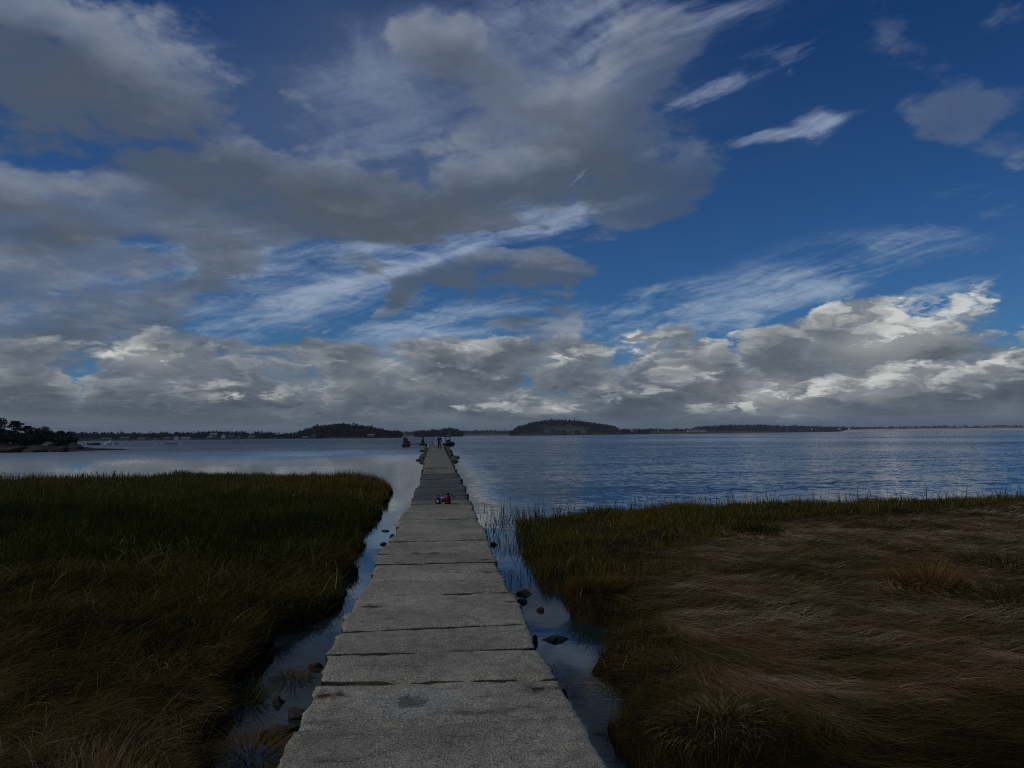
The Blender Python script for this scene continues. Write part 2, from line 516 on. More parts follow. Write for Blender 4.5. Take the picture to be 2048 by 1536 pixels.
# ------------------------------------------------------------------ water
def build_water():
    m, t, b = new_mat('sea_water')
    p = wpos(t)
    x, y, z = sep(p)
    # wind: the right side and the open bay are ruffled, the lee of the jetty and the channels lie calm
    right = x.smooth(.6, 4.0) * y.smooth(11.0, 34.0)
    left = x.smooth(-.4, -1.2) * y.smooth(30.0, 150.0)
    far = y.smooth(90.0, 260.0)
    patch = fbm(xyz(t, x * .012, y * .007, 0.0), 1.0, 4, .55).smooth(.35, .65)
    amp = (right * .25 + left * .13 + .008).max(far * .25) * (patch * .55 + .65)
    warp = vmath('ADD', p, vmath('SCALE', fbm(p, .35, 2, .5, out=1), 1.2))
    lon = xyz(t, sep(warp)[0] * .62, sep(warp)[1] * 1.0, 0.0)
    s1 = vmath('SUBTRACT', fbm(lon, 1.5, 3, .6, out=1), (.5, .5, .5))
    s2 = vmath('SUBTRACT', fbm(lon, 5.5, 4, .66, out=1), (.5, .5, .5))
    s3 = vmath('SUBTRACT', fbm(xyz(t, x * .05, y * .25, 4.0), 1.0, 4, .6, out=1), (.5, .5, .5))
    s = vmath('ADD', vmath('ADD', vmath('SCALE', s1, 1.0), vmath('SCALE', s2, 2.3)), vmath('SCALE', s3, .7))
    n = t.nodes.new('ShaderNodeVectorMath'); n.operation = 'SCALE'
    t.links.new(s.s, n.inputs[0]); t.links.new(amp.s, n.inputs['Scale'])
    nx, ny, nz = sep(V(t, n.outputs[0]))
    nn = vmath('NORMALIZE', xyz(t, nx * .8, ny * 1.1 - amp * .40 - left * .085, 1.0), (0, 0, 0))
    t.links.new(nn.s, b.inputs['Normal'])
    shoal = fbm(xyz(t, x * .02, y * .02, 1.0), 1.0, 3, .5)
    setv(t, b, 'Base Color', mixc(t, shoal.smooth(.4, .65), (.012, .024, .026), (.020, .036, .036)))
    setv(t, b, 'Roughness', .03)
    b.inputs['IOR'].default_value = 1.333
    s = 26000.0
    o = mobj('water', [(-s, -s, 0), (s, -s, 0), (s, s, 0), (-s, s, 0)], [(0, 1, 2, 3)], m)
    tag(o, kind='structure')
    g, t, b = new_mat('sea_floor')
    setv(t, b, 'Base Color', (.03, .028, .022)); setv(t, b, 'Roughness', .9)
    tag(mobj('ground', [(-s, -s, -6), (s, -s, -6), (s, s, -6), (-s, s, -6)], [(0, 1, 2, 3)], g), kind='structure')


# ------------------------------------------------------------------ marsh ground
def w2(pts): return [tuple(at_z(px, py, 0.0)[:2]) for px, py in pts]


LEFT_MARSH = w2([(-160, 968), (0, 966), (130, 963), (280, 961), (400, 963), (512, 968), (640, 972), (740, 974), (788, 983),
                 (766, 1010), (742, 1050), (722, 1100), (708, 1140), (676, 1200), (646, 1235), (598, 1264), (560, 1286), (532, 1325),
                 (508, 1370), (472, 1400), (425, 1428), (455, 1470), (395, 1500), (420, 1545)]) + [(-1.75, 2.2), (-1.9, -6), (-60, -6), (-60, 33)]
RIGHT_MARSH = w2([(1035, 1045), (1120, 1032), (1300, 1020), (1500, 1012), (1700, 1006), (1900, 1003), (2048, 998), (2400, 990)]) + \
    [(60, 20), (60, -6), (1.6, -6), (1.35, 1.5)] + w2([(1265, 1540), (1225, 1470), (1240, 1400), (1205, 1360), (1212, 1300),
                                                         (1195, 1258), (1145, 1243), (1150, 1225), (1112, 1180), (1065, 1150), (1042, 1105), (1038, 1075)])


def sdist(poly, X, Y):
    """signed distance to a polygon, positive inside"""
    P = np.array(poly)
    d = np.full(X.shape, 1e9); ins = np.zeros(X.shape, bool)
    for i in range(len(P)):
        a, b = P[i], P[(i + 1) % len(P)]
        e = b - a; L = max(e @ e, 1e-9)
        t = np.clip(((X - a[0]) * e[0] + (Y - a[1]) * e[1]) / L, 0, 1)
        d = np.minimum(d, np.hypot(X - a[0] - t * e[0], Y - a[1] - t * e[1]))
        c = (a[1] > Y) != (b[1] > Y)
        with np.errstate(divide='ignore', invalid='ignore'):
            ins ^= c & (X < (b[0] - a[0]) * (Y - a[1]) / (b[1] - a[1] + 1e-12) + a[0])
    return np.where(ins, d, -d)


class Noise2:
    """smooth value noise on the ground plane"""
    def __init__(s, seed): s.g = np.random.default_rng(seed).random((257, 257))
    def __call__(s, X, Y, sc, oct=3, rough=.5):
        out, a, tot = 0, 1.0, 0
        for k in range(oct):
            x, y = X * sc + k * 37.3 + 500, Y * sc + k * 11.7 + 500
            i, j = np.floor(x).astype(int), np.floor(y).astype(int)
            u, v = x - i, y - j
            u, v = u * u * (3 - 2 * u), v * v * (3 - 2 * v)
            g = lambda p, q: s.g[p % 257, q % 257]
            out = out + a * (g(i, j) * (1 - u) * (1 - v) + g(i + 1, j) * u * (1 - v) + g(i, j + 1) * (1 - u) * v + g(i + 1, j + 1) * u * v)
            tot += a; a *= rough; sc *= 2.03
        return out / tot


N1, N2, N3 = Noise2(1), Noise2(2), Noise2(3)


def sstep(x, a, b):
    t = np.clip((x - a) / (b - a), 0, 1); return t * t * (3 - 2 * t)


MOUNDS = [(*at_z(1440, 1480, .2)[:2], .6, .12), (*at_z(1310, 1300, .1)[:2], .35, .08), (*at_z(1330, 1380, .1)[:2], .4, .10), (*at_z(1180, 1205, .1)[:2], .4, .12), (*at_z(1860, 1200, .1)[:2], .5, .10),
          (*at_z(130, 1300, .1)[:2], .9, .14), (*at_z(520, 1300, .1)[:2], .6, .12), (*at_z(90, 1200, .1)[:2], 1.0, .2), (*at_z(330, 1390, .1)[:2], .5, .10), (*at_z(1510, 1080, .1)[:2], .7, .10)]


def marsh_h(X, Y):
    """height of the marsh ground, and distance inside its edge"""
    wob = (N2(X, Y, 1.3, 3) - .5) * .55 + (N1(X, Y, 5.0, 2) - .5) * .16
    s = np.maximum(sdist(LEFT_MARSH, X, Y), sdist(RIGHT_MARSH, X, Y))
    s = s + wob * np.clip(s + 1.2, 0, 1) * np.where(np.abs(X) < 1.25, 0, 1)
    h = -.35 + .47 * sstep(s, -.30, .14) + .10 * sstep(s, .1, 1.2)
    h = h + (N1(X, Y, .8, 4) - .5) * .16 * sstep(s, 0, .8) + (N3(X, Y, 3.2, 3) - .5) * .09 * sstep(s, -.1, .3)
    for (mx, my, r, a) in MOUNDS:
        h = h + a * np.exp(-((X - mx) ** 2 + (Y - my) ** 2) / r ** 2) * (s > 0)
    # wet far fringe on the right: the ground dips so that water shows between the tufts
    er = sdist(RIGHT_MARSH, X, Y)
    h = h - .16 * sstep(er, 2.6, .6) * sstep(Y, 12, 16) * (X > 1) * (.5 + N2(X, Y, .7, 2))
    return h, s


def build_marsh():
    m, t, b = new_mat('marsh_peat')
    p = wpos(t)
    n = fbm(p, 2.2, 8, .65); n2 = fbm(p, 14.0, 6, .7)
    c = ramp(n * .6 + n2 * .4, [(.30, (.010, .007, .004)), (.5, (.024, .017, .009)), (.7, (.045, .032, .017))])
    setv(t, b, 'Base Color', c); setv(t, b, 'Roughness', .95); setv(t, b, 'Specular IOR Level', .04)
    bump(t, b, n2 + n, .8, .03)
    th = np.concatenate([np.linspace(-math.pi, -R(56), 60, endpoint=False), np.linspace(-R(56), R(56), 760), np.linspace(R(56), math.pi, 60)[1:]])
    rr = 1.0 * (75 / 1.0) ** (np.linspace(0, 1, 420))
    T, Rr = np.meshgrid(th, rr)
    X, Y = Rr * np.sin(T), Rr * np.cos(T)
    H, s = marsh_h(X, Y)
    H = np.where(np.abs(X) < 1.0, np.minimum(H, -.2), H)
    H = np.where(Y > 45, np.minimum(H, -.3), H)
    ny, nx = X.shape
    co = np.stack([X, Y, H], -1).reshape(-1, 3)
    i = (np.arange(ny - 1)[:, None] * nx + np.arange(nx - 1)[None, :]).ravel()
    q = np.stack([i, i + nx, i + nx + 1, i + 1], -1)
    keep = (H.ravel()[q] > -.33).any(1)
    o = npobj('marsh_ground', co, quads=q[keep][:, ::-1], mat=m, smooth=True)
    tag(o, kind='structure')


# ------------------------------------------------------------------ the granite jetty
EDGE = [(1700, 445, 1325), (1536, 545, 1213), (1461, 587, 1165), (1363, 637, 1117), (1312, 655, 1092), (1266, 679, 1065), (1228, 695, 1050), (1162, 741, 1015), (1127, 751, 1000),
        (1108, 756, 985), (1065, 792, 972), (1040, 797, 958), (1024, 806, 948), (1007, 823, 946), (993, 826, 935), (975, 836, 931), (960, 842, 925), (950, 844, 918), (940, 847, 910),
        (930, 848, 906.5), (920, 849, 903), (910, 853, 896), (900, 856.5, 891), (888, 864, 886)]
E_Y = [.5 * (at_z(l, y, DECK).y + at_z(r, y, DECK).y) for y, l, r in EDGE]
E_L = [at_z(l, y, DECK).x for y, l, r in EDGE]
E_R = [at_z(r, y, DECK).x for y, l, r in EDGE]
JOINTS = [((587, 1461), (1158, 1432)), ((637, 1363), (1117, 1354)), ((656, 1312), (1075, 1298)), ((679, 1267), (1055, 1248)), ((695, 1228), (1042, 1210)), ((718, 1192), (1022, 1183)),
          ((741, 1162), (1008, 1158)), ((746, 1145), (1000, 1141)), ((751, 1127), (990, 1122)), ((756, 1108), (984, 1104)), ((775, 1085), (976, 1081)), ((792, 1065), (971, 1060)),
          ((797, 1051), (962, 1048)), ((797, 1038), (955, 1036)), ((806, 1024), (948, 1022)), ((818, 1015), (947, 1013)), ((823, 1007), (946, 1006))]


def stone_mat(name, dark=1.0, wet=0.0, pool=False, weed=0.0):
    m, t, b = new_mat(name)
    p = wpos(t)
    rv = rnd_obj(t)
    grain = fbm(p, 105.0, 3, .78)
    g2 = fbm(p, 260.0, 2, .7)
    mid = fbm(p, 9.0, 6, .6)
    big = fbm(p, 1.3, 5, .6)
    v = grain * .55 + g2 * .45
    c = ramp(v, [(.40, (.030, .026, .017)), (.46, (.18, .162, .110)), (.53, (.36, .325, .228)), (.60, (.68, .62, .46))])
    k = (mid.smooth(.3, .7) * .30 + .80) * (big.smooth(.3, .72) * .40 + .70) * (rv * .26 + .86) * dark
    c2 = t.nodes.new('ShaderNodeVectorMath'); c2.operation = 'SCALE'
    t.links.new(c.s, c2.inputs[0]); t.links.new(k.s, c2.inputs['Scale'])
    c = V(t, c2.outputs[0])
    # lichen and weathering: thin dark blotches drawn out across the slabs
    x, y, z = sep(p)
    lich = fbm(xyz(t, x * .9, y * 2.6, z), 2.4, 7, .68)
    c = mixc(t, lich.smooth(.56, .70) * .55, c, (.045, .042, .036))
    c = mixc(t, fbm(p, 3.1, 5, .6).smooth(.62, .8) * .35, c, (.20, .17, .11))
    # rust around the old iron dowels
    for (px, py, r, q) in [(658, 1388, .17, 1.0), (742, 1212, .16, .8), (795, 1085, .2, .8), (1030, 1202, .10, .0), (1082, 1373, .15, .25), (970, 1120, .12, .5)]:
        w = at_z(px, py, DECK)
        dd = vmath('SUBTRACT', p, (w.x, w.y, w.z))
        wx, wy, wz = sep(dd)
        rr = t.nodes.new('ShaderNodeVectorMath'); rr.operation = 'LENGTH'
        t.links.new(xyz(t, wx * .75, wy * 1.3, 0.0).s, rr.inputs[0])
        f = (V(t, rr.outputs['Value']) + (mid - .5) * r * 1.9 + (grain - .5) * r * .9).smooth(r * .1, r * .95, 1.0, 0.0)
        c = mixc(t, f * .75, c, (.11 * q + .03, .036 * q + .022, .014 * q + .018))
        c = mixc(t, f.smooth(.75, 1.0) * .8, c, (.022, .016, .013))
    if pool:      # shallow spalled hollow, greyer and finer than the rest
        w = at_z(830, 1400, DECK)
        wx, wy, wz = sep(vmath('SUBTRACT', p, (w.x, w.y, w.z)))
        rr = t.nodes.new('ShaderNodeVectorMath'); rr.operation = 'LENGTH'
        t.links.new(xyz(t, wx * .95, wy * 1.1, 0.0).s, rr.inputs[0])
        f0 = V(t, rr.outputs['Value']) + (fbm(p, 8.0, 7, .7) - .5) * .42
        c = mixc(t, f0.smooth(.08, .125, 1.0, 0.0) * .8, c, mixc(t, fbm(p, 60.0, 4, .7).smooth(.40, .60), (.050, .052, .050), (.135, .138, .130)))
        c = mixc(t, (voro(vmath('ADD', p, vmath('SCALE', fbm(p, 9.0, 3, .6, out=1), .16)), 11.0, feature='DISTANCE_TO_EDGE')).smooth(.0, .05, 1.0, 0.0) * f0.smooth(.10, .24, 1.0, 0.0) * .75, c, (.03, .03, .028))
        c = mixc(t, f0.smooth(.11, .14) * f0.smooth(.18, .34, 1.0, 0.0) * .5, c, mixc(t, grain.smooth(.4, .6), (.10, .10, .092), (.52, .50, .44)))
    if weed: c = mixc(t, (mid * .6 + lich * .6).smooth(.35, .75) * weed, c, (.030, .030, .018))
    setv(t, b, 'Base Color', c)
    setv(t, b, 'Roughness', .88 - wet)
    setv(t, b, 'Specular IOR Level', .3 + wet * .4)
    bump(t, b, grain * .5 + g2 * .25 + mid * 1.2, .55, .012)
    return m


M_STONE = stone_mat('granite', 1.22, pool=True)
M_SIDE = stone_mat('granite_side', .30, 0, False, .8)            # split faces with algae; joint shade is put into this dark colour too
M_STONE_FAR = stone_mat('granite_weathered', .86)
M_STONE_WET = stone_mat('granite_wet', .34, .30)
M_ROCK = stone_mat('weedy_rock', .15, .12, False, .85)
M_RIP = stone_mat('riprap_rock', .36, .05)


NS = Noise2(11)


def slab_mesh(L0, R0, L1, R1, z, thick, nx, ny, seed, rough=.018):
    """one quarried slab: rough edges, slightly uneven top; L0.. are its corners (near left, near right, far left, far right)"""
    rs = np.random.default_rng(seed)
    u = np.linspace(0, 1, nx); v = np.linspace(0, 1, ny)
    U, W = np.meshgrid(u, v)
    L0, R0, L1, R1 = map(np.array, (L0, R0, L1, R1))
    P = (L0[None, None] * ((1 - U) * (1 - W))[..., None] + R0 * (U * (1 - W))[..., None] + L1 * ((1 - U) * W)[..., None] + R1 * (U * W)[..., None])
    X, Y = P[..., 0], P[..., 1]
    o = rs.random(2) * 90
    nz = lambda sc, k: NS(X + o[0] + k * 7, Y + o[1], sc, 3, .6) - .5
    Y = Y + (nz(2.2, 1) * 3.4 * rough + nz(9, 2) * 1.6 * rough) * (np.where(W < .01, 1, 0) + np.where(W > .99, 1, 0))
    X = X + (nz(3.0, 3) * 4.0 * rough + nz(11, 4) * 1.8 * rough) * (np.where(U < .005, 1, 0) + np.where(U > .995, 1, 0))
    edge = np.minimum(np.minimum(U, 1 - U) * np.linalg.norm(R0 - L0), np.minimum(W, 1 - W) * np.linalg.norm(L1 - L0))
    tilt = (rs.random(2) - .5) * .022
    Z = z + (U - .5) * tilt[0] + (W - .5) * tilt[1] + nz(3.0, 5) * .018 + nz(12, 6) * .010 - .014 * np.exp(-edge / .018) - .03 * np.clip(nz(4.5, 9) - .12, 0, 1) * np.exp(-edge / .05) * 4
    top = np.stack([X, Y, Z], -1).reshape(-1, 3)
    idx = np.arange(nx * ny).reshape(ny, nx)
    i = idx[:-1, :-1].ravel()
    q = [np.stack([i, i + 1, i + nx + 1, i + nx], -1)]
    rim = np.concatenate([idx[0, :], idx[1:, -1], idx[-1, -2::-1], idx[-2:0:-1, 0]])
    n = len(rim); base = len(top)
    cen = top[rim].mean(0)
    rings = [top]
    for k, (dz, sh) in enumerate(((.4, .0), (1.0, .03))):
        low = top[rim].copy()
        low[:, 2] -= thick * dz * (1 + .12 * (rs.random(n) - .5))
        low[:, :2] += (cen[:2] - low[:, :2]) * sh + (rs.random((n, 2)) - .5) * .014
        rings.append(low)
    co = np.concatenate(rings)
    a = rim; b = base + np.arange(n); c2 = base + n + np.arange(n)
    rl = lambda x: np.roll(x, -1)
    q.append(np.stack([rl(a), a, b, rl(b)], -1)); q.append(np.stack([rl(b), b, c2, rl(c2)], -1))
    return co, np.concatenate(q)


def build_jetty():
    root = empty('stone_jetty', (0, 0, 0))
    tag(root, 'long narrow granite slab jetty running from the marsh straight out into the bay', 'jetty')
    lines = []                                              # near to far: (left point, right point)
    lines.append(((np.interp(.6, E_Y, E_L) - .05, .6), (np.interp(.6, E_Y, E_R) + .05, .6)))
    lines.append(((-.84, 2.55), (.85, 2.7)))
    for (a, b) in JOINTS:
        A, B = at_z(*a, DECK), at_z(*b, DECK)
        lines.append(((A.x, A.y), (B.x, B.y)))
    y = lines[-1][0][1]
    rs = np.random.default_rng(5)
    while y < 144:
        y += rs.choice([.45, .6, .8, 1.0, 1.25]) * (1.0 if y < 40 else 1.5)
        s = (rs.random() - .5) * .12
        lines.append(((np.interp(y, E_Y, E_L) + (rs.random() - .5) * .16, y - s), (np.interp(y, E_Y, E_R) + (rs.random() - .5) * .16, y + s)))
    rest = []
    for k in range(len(lines) - 1):
        (l0, r0), (l1, r1) = lines[k], lines[k + 1]
        j = (rs.random(4) - .5) * (.05 if k > 2 else .02)
        near = l0[1] < 17
        wetz = 18.6 < l0[1] < 33
        g = (rs.random() * .016 + .003) if near else .012
        dz = (rs.random() - .5) * (.040 if near else .034) - (.04 if wetz else 0)
        if k == 3: dz = .006
        if k == 2: dz = -.012
        if k == 4: dz = .014
        nx = 90 if l0[1] < 12 else (40 if near else 16)
        ny = max(4, int(nx * abs(l1[1] - l0[1]) / 1.7))
        co, q = slab_mesh((l0[0] + j[0], l0[1] + g), (r0[0] + j[1], r0[1] + g), (l1[0] + j[2] * .3, l1[1] - g), (r1[0] + j[3] * .3, r1[1] - g), DECK + dz, .26 if near else .3, nx, ny, 100 + k,
                          .018 if near else .03)
        mat = M_STONE_WET if wetz and rs.random() < .85 else (M_STONE if near else M_STONE_FAR)
        if k < 99:
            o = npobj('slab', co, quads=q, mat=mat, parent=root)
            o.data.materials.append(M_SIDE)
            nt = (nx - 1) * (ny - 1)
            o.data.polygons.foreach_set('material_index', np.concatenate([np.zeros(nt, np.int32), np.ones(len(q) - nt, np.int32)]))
        else:
            rest.append((co, q))
    n = 0; cs, qs = [], []
    for co, q in rest:
        cs.append(co); qs.append(q + n); n += len(co)
    if cs: tag(npobj('slabs', np.concatenate(cs), quads=np.concatenate(qs), mat=M_STONE_FAR, parent=root), kind='stuff')
    # the courses of dark stone the slabs rest on
    ys = np.concatenate([np.arange(.6, 40, .5), np.arange(40, 145, 1.2)])
    v, f = [], []
    for i, yy in enumerate(ys):
        l, r = np.interp(yy, E_Y, E_L) + .10, np.interp(yy, E_Y, E_R) - .10
        jl, jr = (rs.random(2) - .5) * .12
        v += [(l + jl - .06, yy, -.6), (l + jl, yy, DECK - .27), (r + jr, yy, DECK - .27), (r + jr + .06, yy, -.6)]
        if i:
            a = (i - 1) * 4
            f += [(a, a + 1, a + 5, a + 4), (a + 1, a + 2, a + 6, a + 5), (a + 2, a + 3, a + 7, a + 6)]
    f += [(3, 2, 1, 0), tuple(len(v) - 4 + i for i in (0, 1, 2, 3))]
    mobj('foundation', v, f, M_ROCK, root)
    return root


# ------------------------------------------------------------------ rocks
def rock_mesh(w, dpt, h, seed, sub=4):
    bm = bmesh.new()
    bmesh.ops.create_icosphere(bm, subdivisions=sub, radius=1.0)
    o = Vector((seed * 3.7, seed * 1.3, seed * 2.1))
    rr = random.Random(seed)
    planes = [Vector((rr.uniform(-1, 1), rr.uniform(-1, 1), rr.uniform(-.4, 1))).normalized() for _ in range(7)]
    for vtx in bm.verts:
        p = vtx.co.copy()
        for pl in planes:                                   # cleave flat faces
            dd = p.dot(pl)
            if dd > .62: p -= pl * (dd - .62) * .9
        k = 1 + .24 * mnoise.noise(p * 1.4 + o) + .12 * mnoise.noise(p * 3.7 + o) + .05 * mnoise.noise(p * 9 + o)
        p *= k
        vtx.co = (p.x * w / 2, p.y * dpt / 2, p.z * h)
    for fc in bm.faces: fc.smooth = True
    me = bpy.data.meshes.new('rock'); bm.to_mesh(me); bm.free()
    return me


def rock(px, py, wpx, hpx, label, seed, group=None, z0=0.0, mat=None, flat=1.0, dist=None):
    """a boulder whose foot meets the water at a pixel's place on the ground"""
    w0 = at_z(px, py, z0) if dist is None else at_d(px, py, dist)
    k = w0.y / F
    w, h = wpx * k, hpx * k
    me = rock_mesh(w, w * .8, h * 1.0, seed)
    me.materials.append(mat or M_ROCK)
    o = bpy.data.objects.new('rock', me); C.objects.link(o)
    o.location = (w0.x, w0.y + w * .3, w0.z - h * .08)
    o.rotation_euler = (0, 0, random.Random(seed).uniform(-.5, .5))
    tag(o, label, 'rock', group)
    return o


def build_rocks():
    g = 'dark rocks in the water beside the jetty'
    for i, (px, py, w, h, lab) in enumerate([
        (988, 1091, 20, 9, 'small dark pointed rock alone in the water right of the jetty'),
        (1051, 1191, 46, 14, 'largest of the dark rocks against the right side of the jetty'),
        (1046, 1207, 32, 13, 'dark rock just in front of the largest one on the right of the jetty'),
        (1081, 1223, 20, 14, 'small triangular stone standing upright in the water by the right bank'),
        (1069, 1286, 28, 24, 'round weedy rock hard against the right edge of the slabs'),
        (1110, 1284, 62, 13, 'weed covered rock in the channel beside the round weedy rock'),
        (1128, 1398, 30, 34, 'weed covered stone under the right edge of the pitted slab'),
        (769, 1063, 20, 6, 'low flat rock in the left channel, the farther of two thin ones'),
        (785, 1077, 20, 11, 'small dark rock touching the left edge of the jetty'),
        (766, 1090, 20, 7, 'low thin rock in the left channel below the rock that touches the jetty'),
        (632, 1337, 34, 17, 'rounded dark rock at the left foot of the jetty below the protruding block'),
        (590, 1440, 52, 27, 'pointed dark rock at the left foot of the nearest slabs'),
        (553, 1410, 44, 20, 'broad stone lying in the left channel among grass roots'),
        (552, 1478, 92, 30, 'large dark boulder wedged beside the nearest slab on the left'),
    ]):
        rock(px, py, w * .88, h * .78, lab, 20 + i, g)
    g2 = 'riprap stones along the outer end of the jetty'
    pts = [(838, 922, 12, 6), (845, 927, 13, 9), (843, 916, 12, 7), (848, 911, 14, 9), (845, 904, 12, 7), (851, 903, 13, 9), (853, 897, 11, 8), (857, 893, 9, 6), (836, 920, 8, 4),
           (893, 893, 10, 7), (896, 899, 12, 9), (900, 905, 13, 10), (903, 912, 12, 9), (909, 917, 19, 9), (910, 922, 18, 8), (905, 925, 12, 6), (846, 951, 8, 9)]
    rs = np.random.default_rng(9)
    for k in range(34):                                     # smaller stones filling in between
        py = rs.uniform(892, 927); L, Rr = np.interp(py, [888, 900, 910, 920, 930], [864, 856.5, 853, 849, 848]), np.interp(py, [888, 900, 910, 920, 930], [886, 891, 896, 903, 906])
        s = py / 900 * rs.uniform(4, 9) * (py - 870) / 40
        pts.append((L - rs.uniform(0, 5) if k % 2 else Rr + rs.uniform(0, 6), py + 2, s * 1.4 + 2, s * .8 + 1))
    for i, (px, py, w, h) in enumerate(pts):
        side = 'left' if px < 870 else 'right'
        rock(px, py, w * 1.15, h * .8, 'weathered riprap stone heaped against the %s side of the outer jetty' % side, 60 + i, g2 + ' on its %s side' % side, mat=M_RIP)


# ------------------------------------------------------------------ marsh grass and salt hay
def grass_mat(name, stops, trans=.25, rough=.75, spec=.08):
    m, t, b = new_mat(name)
    c = ramp(attr(t, 'tint'), stops)
    setv(t, b, 'Base Color', c); setv(t, b, 'Roughness', rough); setv(t, b, 'Specular IOR Level', spec)
    tr = t.nodes.new('ShaderNodeBsdfTranslucent'); t.links.new(c.s, tr.inputs[0])
    mx = t.nodes.new('ShaderNodeMixShader'); mx.inputs[0].default_value = trans
    t.links.new(b.outputs[0], mx.inputs[1]); t.links.new(tr.outputs[0], mx.inputs[2])
    t.links.new(mx.outputs[0], t.nodes['Material Output'].inputs[0])
    return m


M_GRASS = grass_mat('marsh_grass', [(0, (.014, .019, .003)), (.3, (.054, .060, .008)), (.55, (.128, .118, .015)), (.75, (.175, .095, .018)), (.9, (.24, .082, .014)), (1, (.42, .34, .17))])
M_HAY = grass_mat('salt_hay', [(0, (.018, .015, .004)), (.25, (.080, .060, .013)), (.5, (.170, .098, .038)), (.75, (.32, .212, .104)), (.92, (.52, .38, .22)), (1, (.68, .56, .39))], .08, .9, .02)


def blades(name, root, length, t0, t1, phi, dphi, width, tint, mat, seg=4, flat=False, floor=None, parent=None):
    """one mesh of curved tapering blades; t0, t1 lean from the vertical at root and tip, phi the heading"""
    n = len(root)
    P = np.zeros((n, seg + 1, 3)); P[:, 0] = root
    for k in range(seg):
        u = (k + .5) / seg
        th = t0 + (t1 - t0) * u; ph = phi + dphi * u
        st = (length / seg)[:, None]
        P[:, k + 1] = P[:, k] + st * np.stack([np.sin(th) * np.cos(ph), np.sin(th) * np.sin(ph), np.cos(th)], -1)
    if floor is not None:
        P[:, 1:, 2] = np.maximum(P[:, 1:, 2], floor[:, None] + .004)
    if flat: ang = phi + math.pi / 2
    else: ang = rng.random(n) * math.pi * 2
    side = np.stack([np.cos(ang), np.sin(ang), np.zeros(n)], -1)
    w = np.linspace(1, .35, seg)[None, :, None] * (width / 2)[:, None, None] * side[:, None]
    A, B = P[:, :seg] - w, P[:, :seg] + w
    co = np.concatenate([np.stack([A, B], 2).reshape(n, -1, 3), P[:, seg:]], 1)
    nv = 2 * seg + 1
    base = (np.arange(n) * nv)[:, None]
    q = np.concatenate([base + np.array([2 * k, 2 * k + 1, 2 * k + 3, 2 * k + 2]) for k in range(seg - 1)])
    tr = base + np.array([2 * seg - 2, 2 * seg - 1, 2 * seg])
    return npobj(name, co.reshape(-1, 3), quads=q, tris=tr, mat=mat, tint=np.repeat(tint, nv), parent=parent)


def scatter(n, r0, r1, power, a0=-39, a1=46):
    u = rng.random(n)
    k = 2 - power
    r = (r0 ** k + u * (r1 ** k - r0 ** k)) ** (1 / k)
    th = R(a0) + rng.random(n) * R(a1 - a0)
    return r * np.sin(th), r * np.cos(th), r


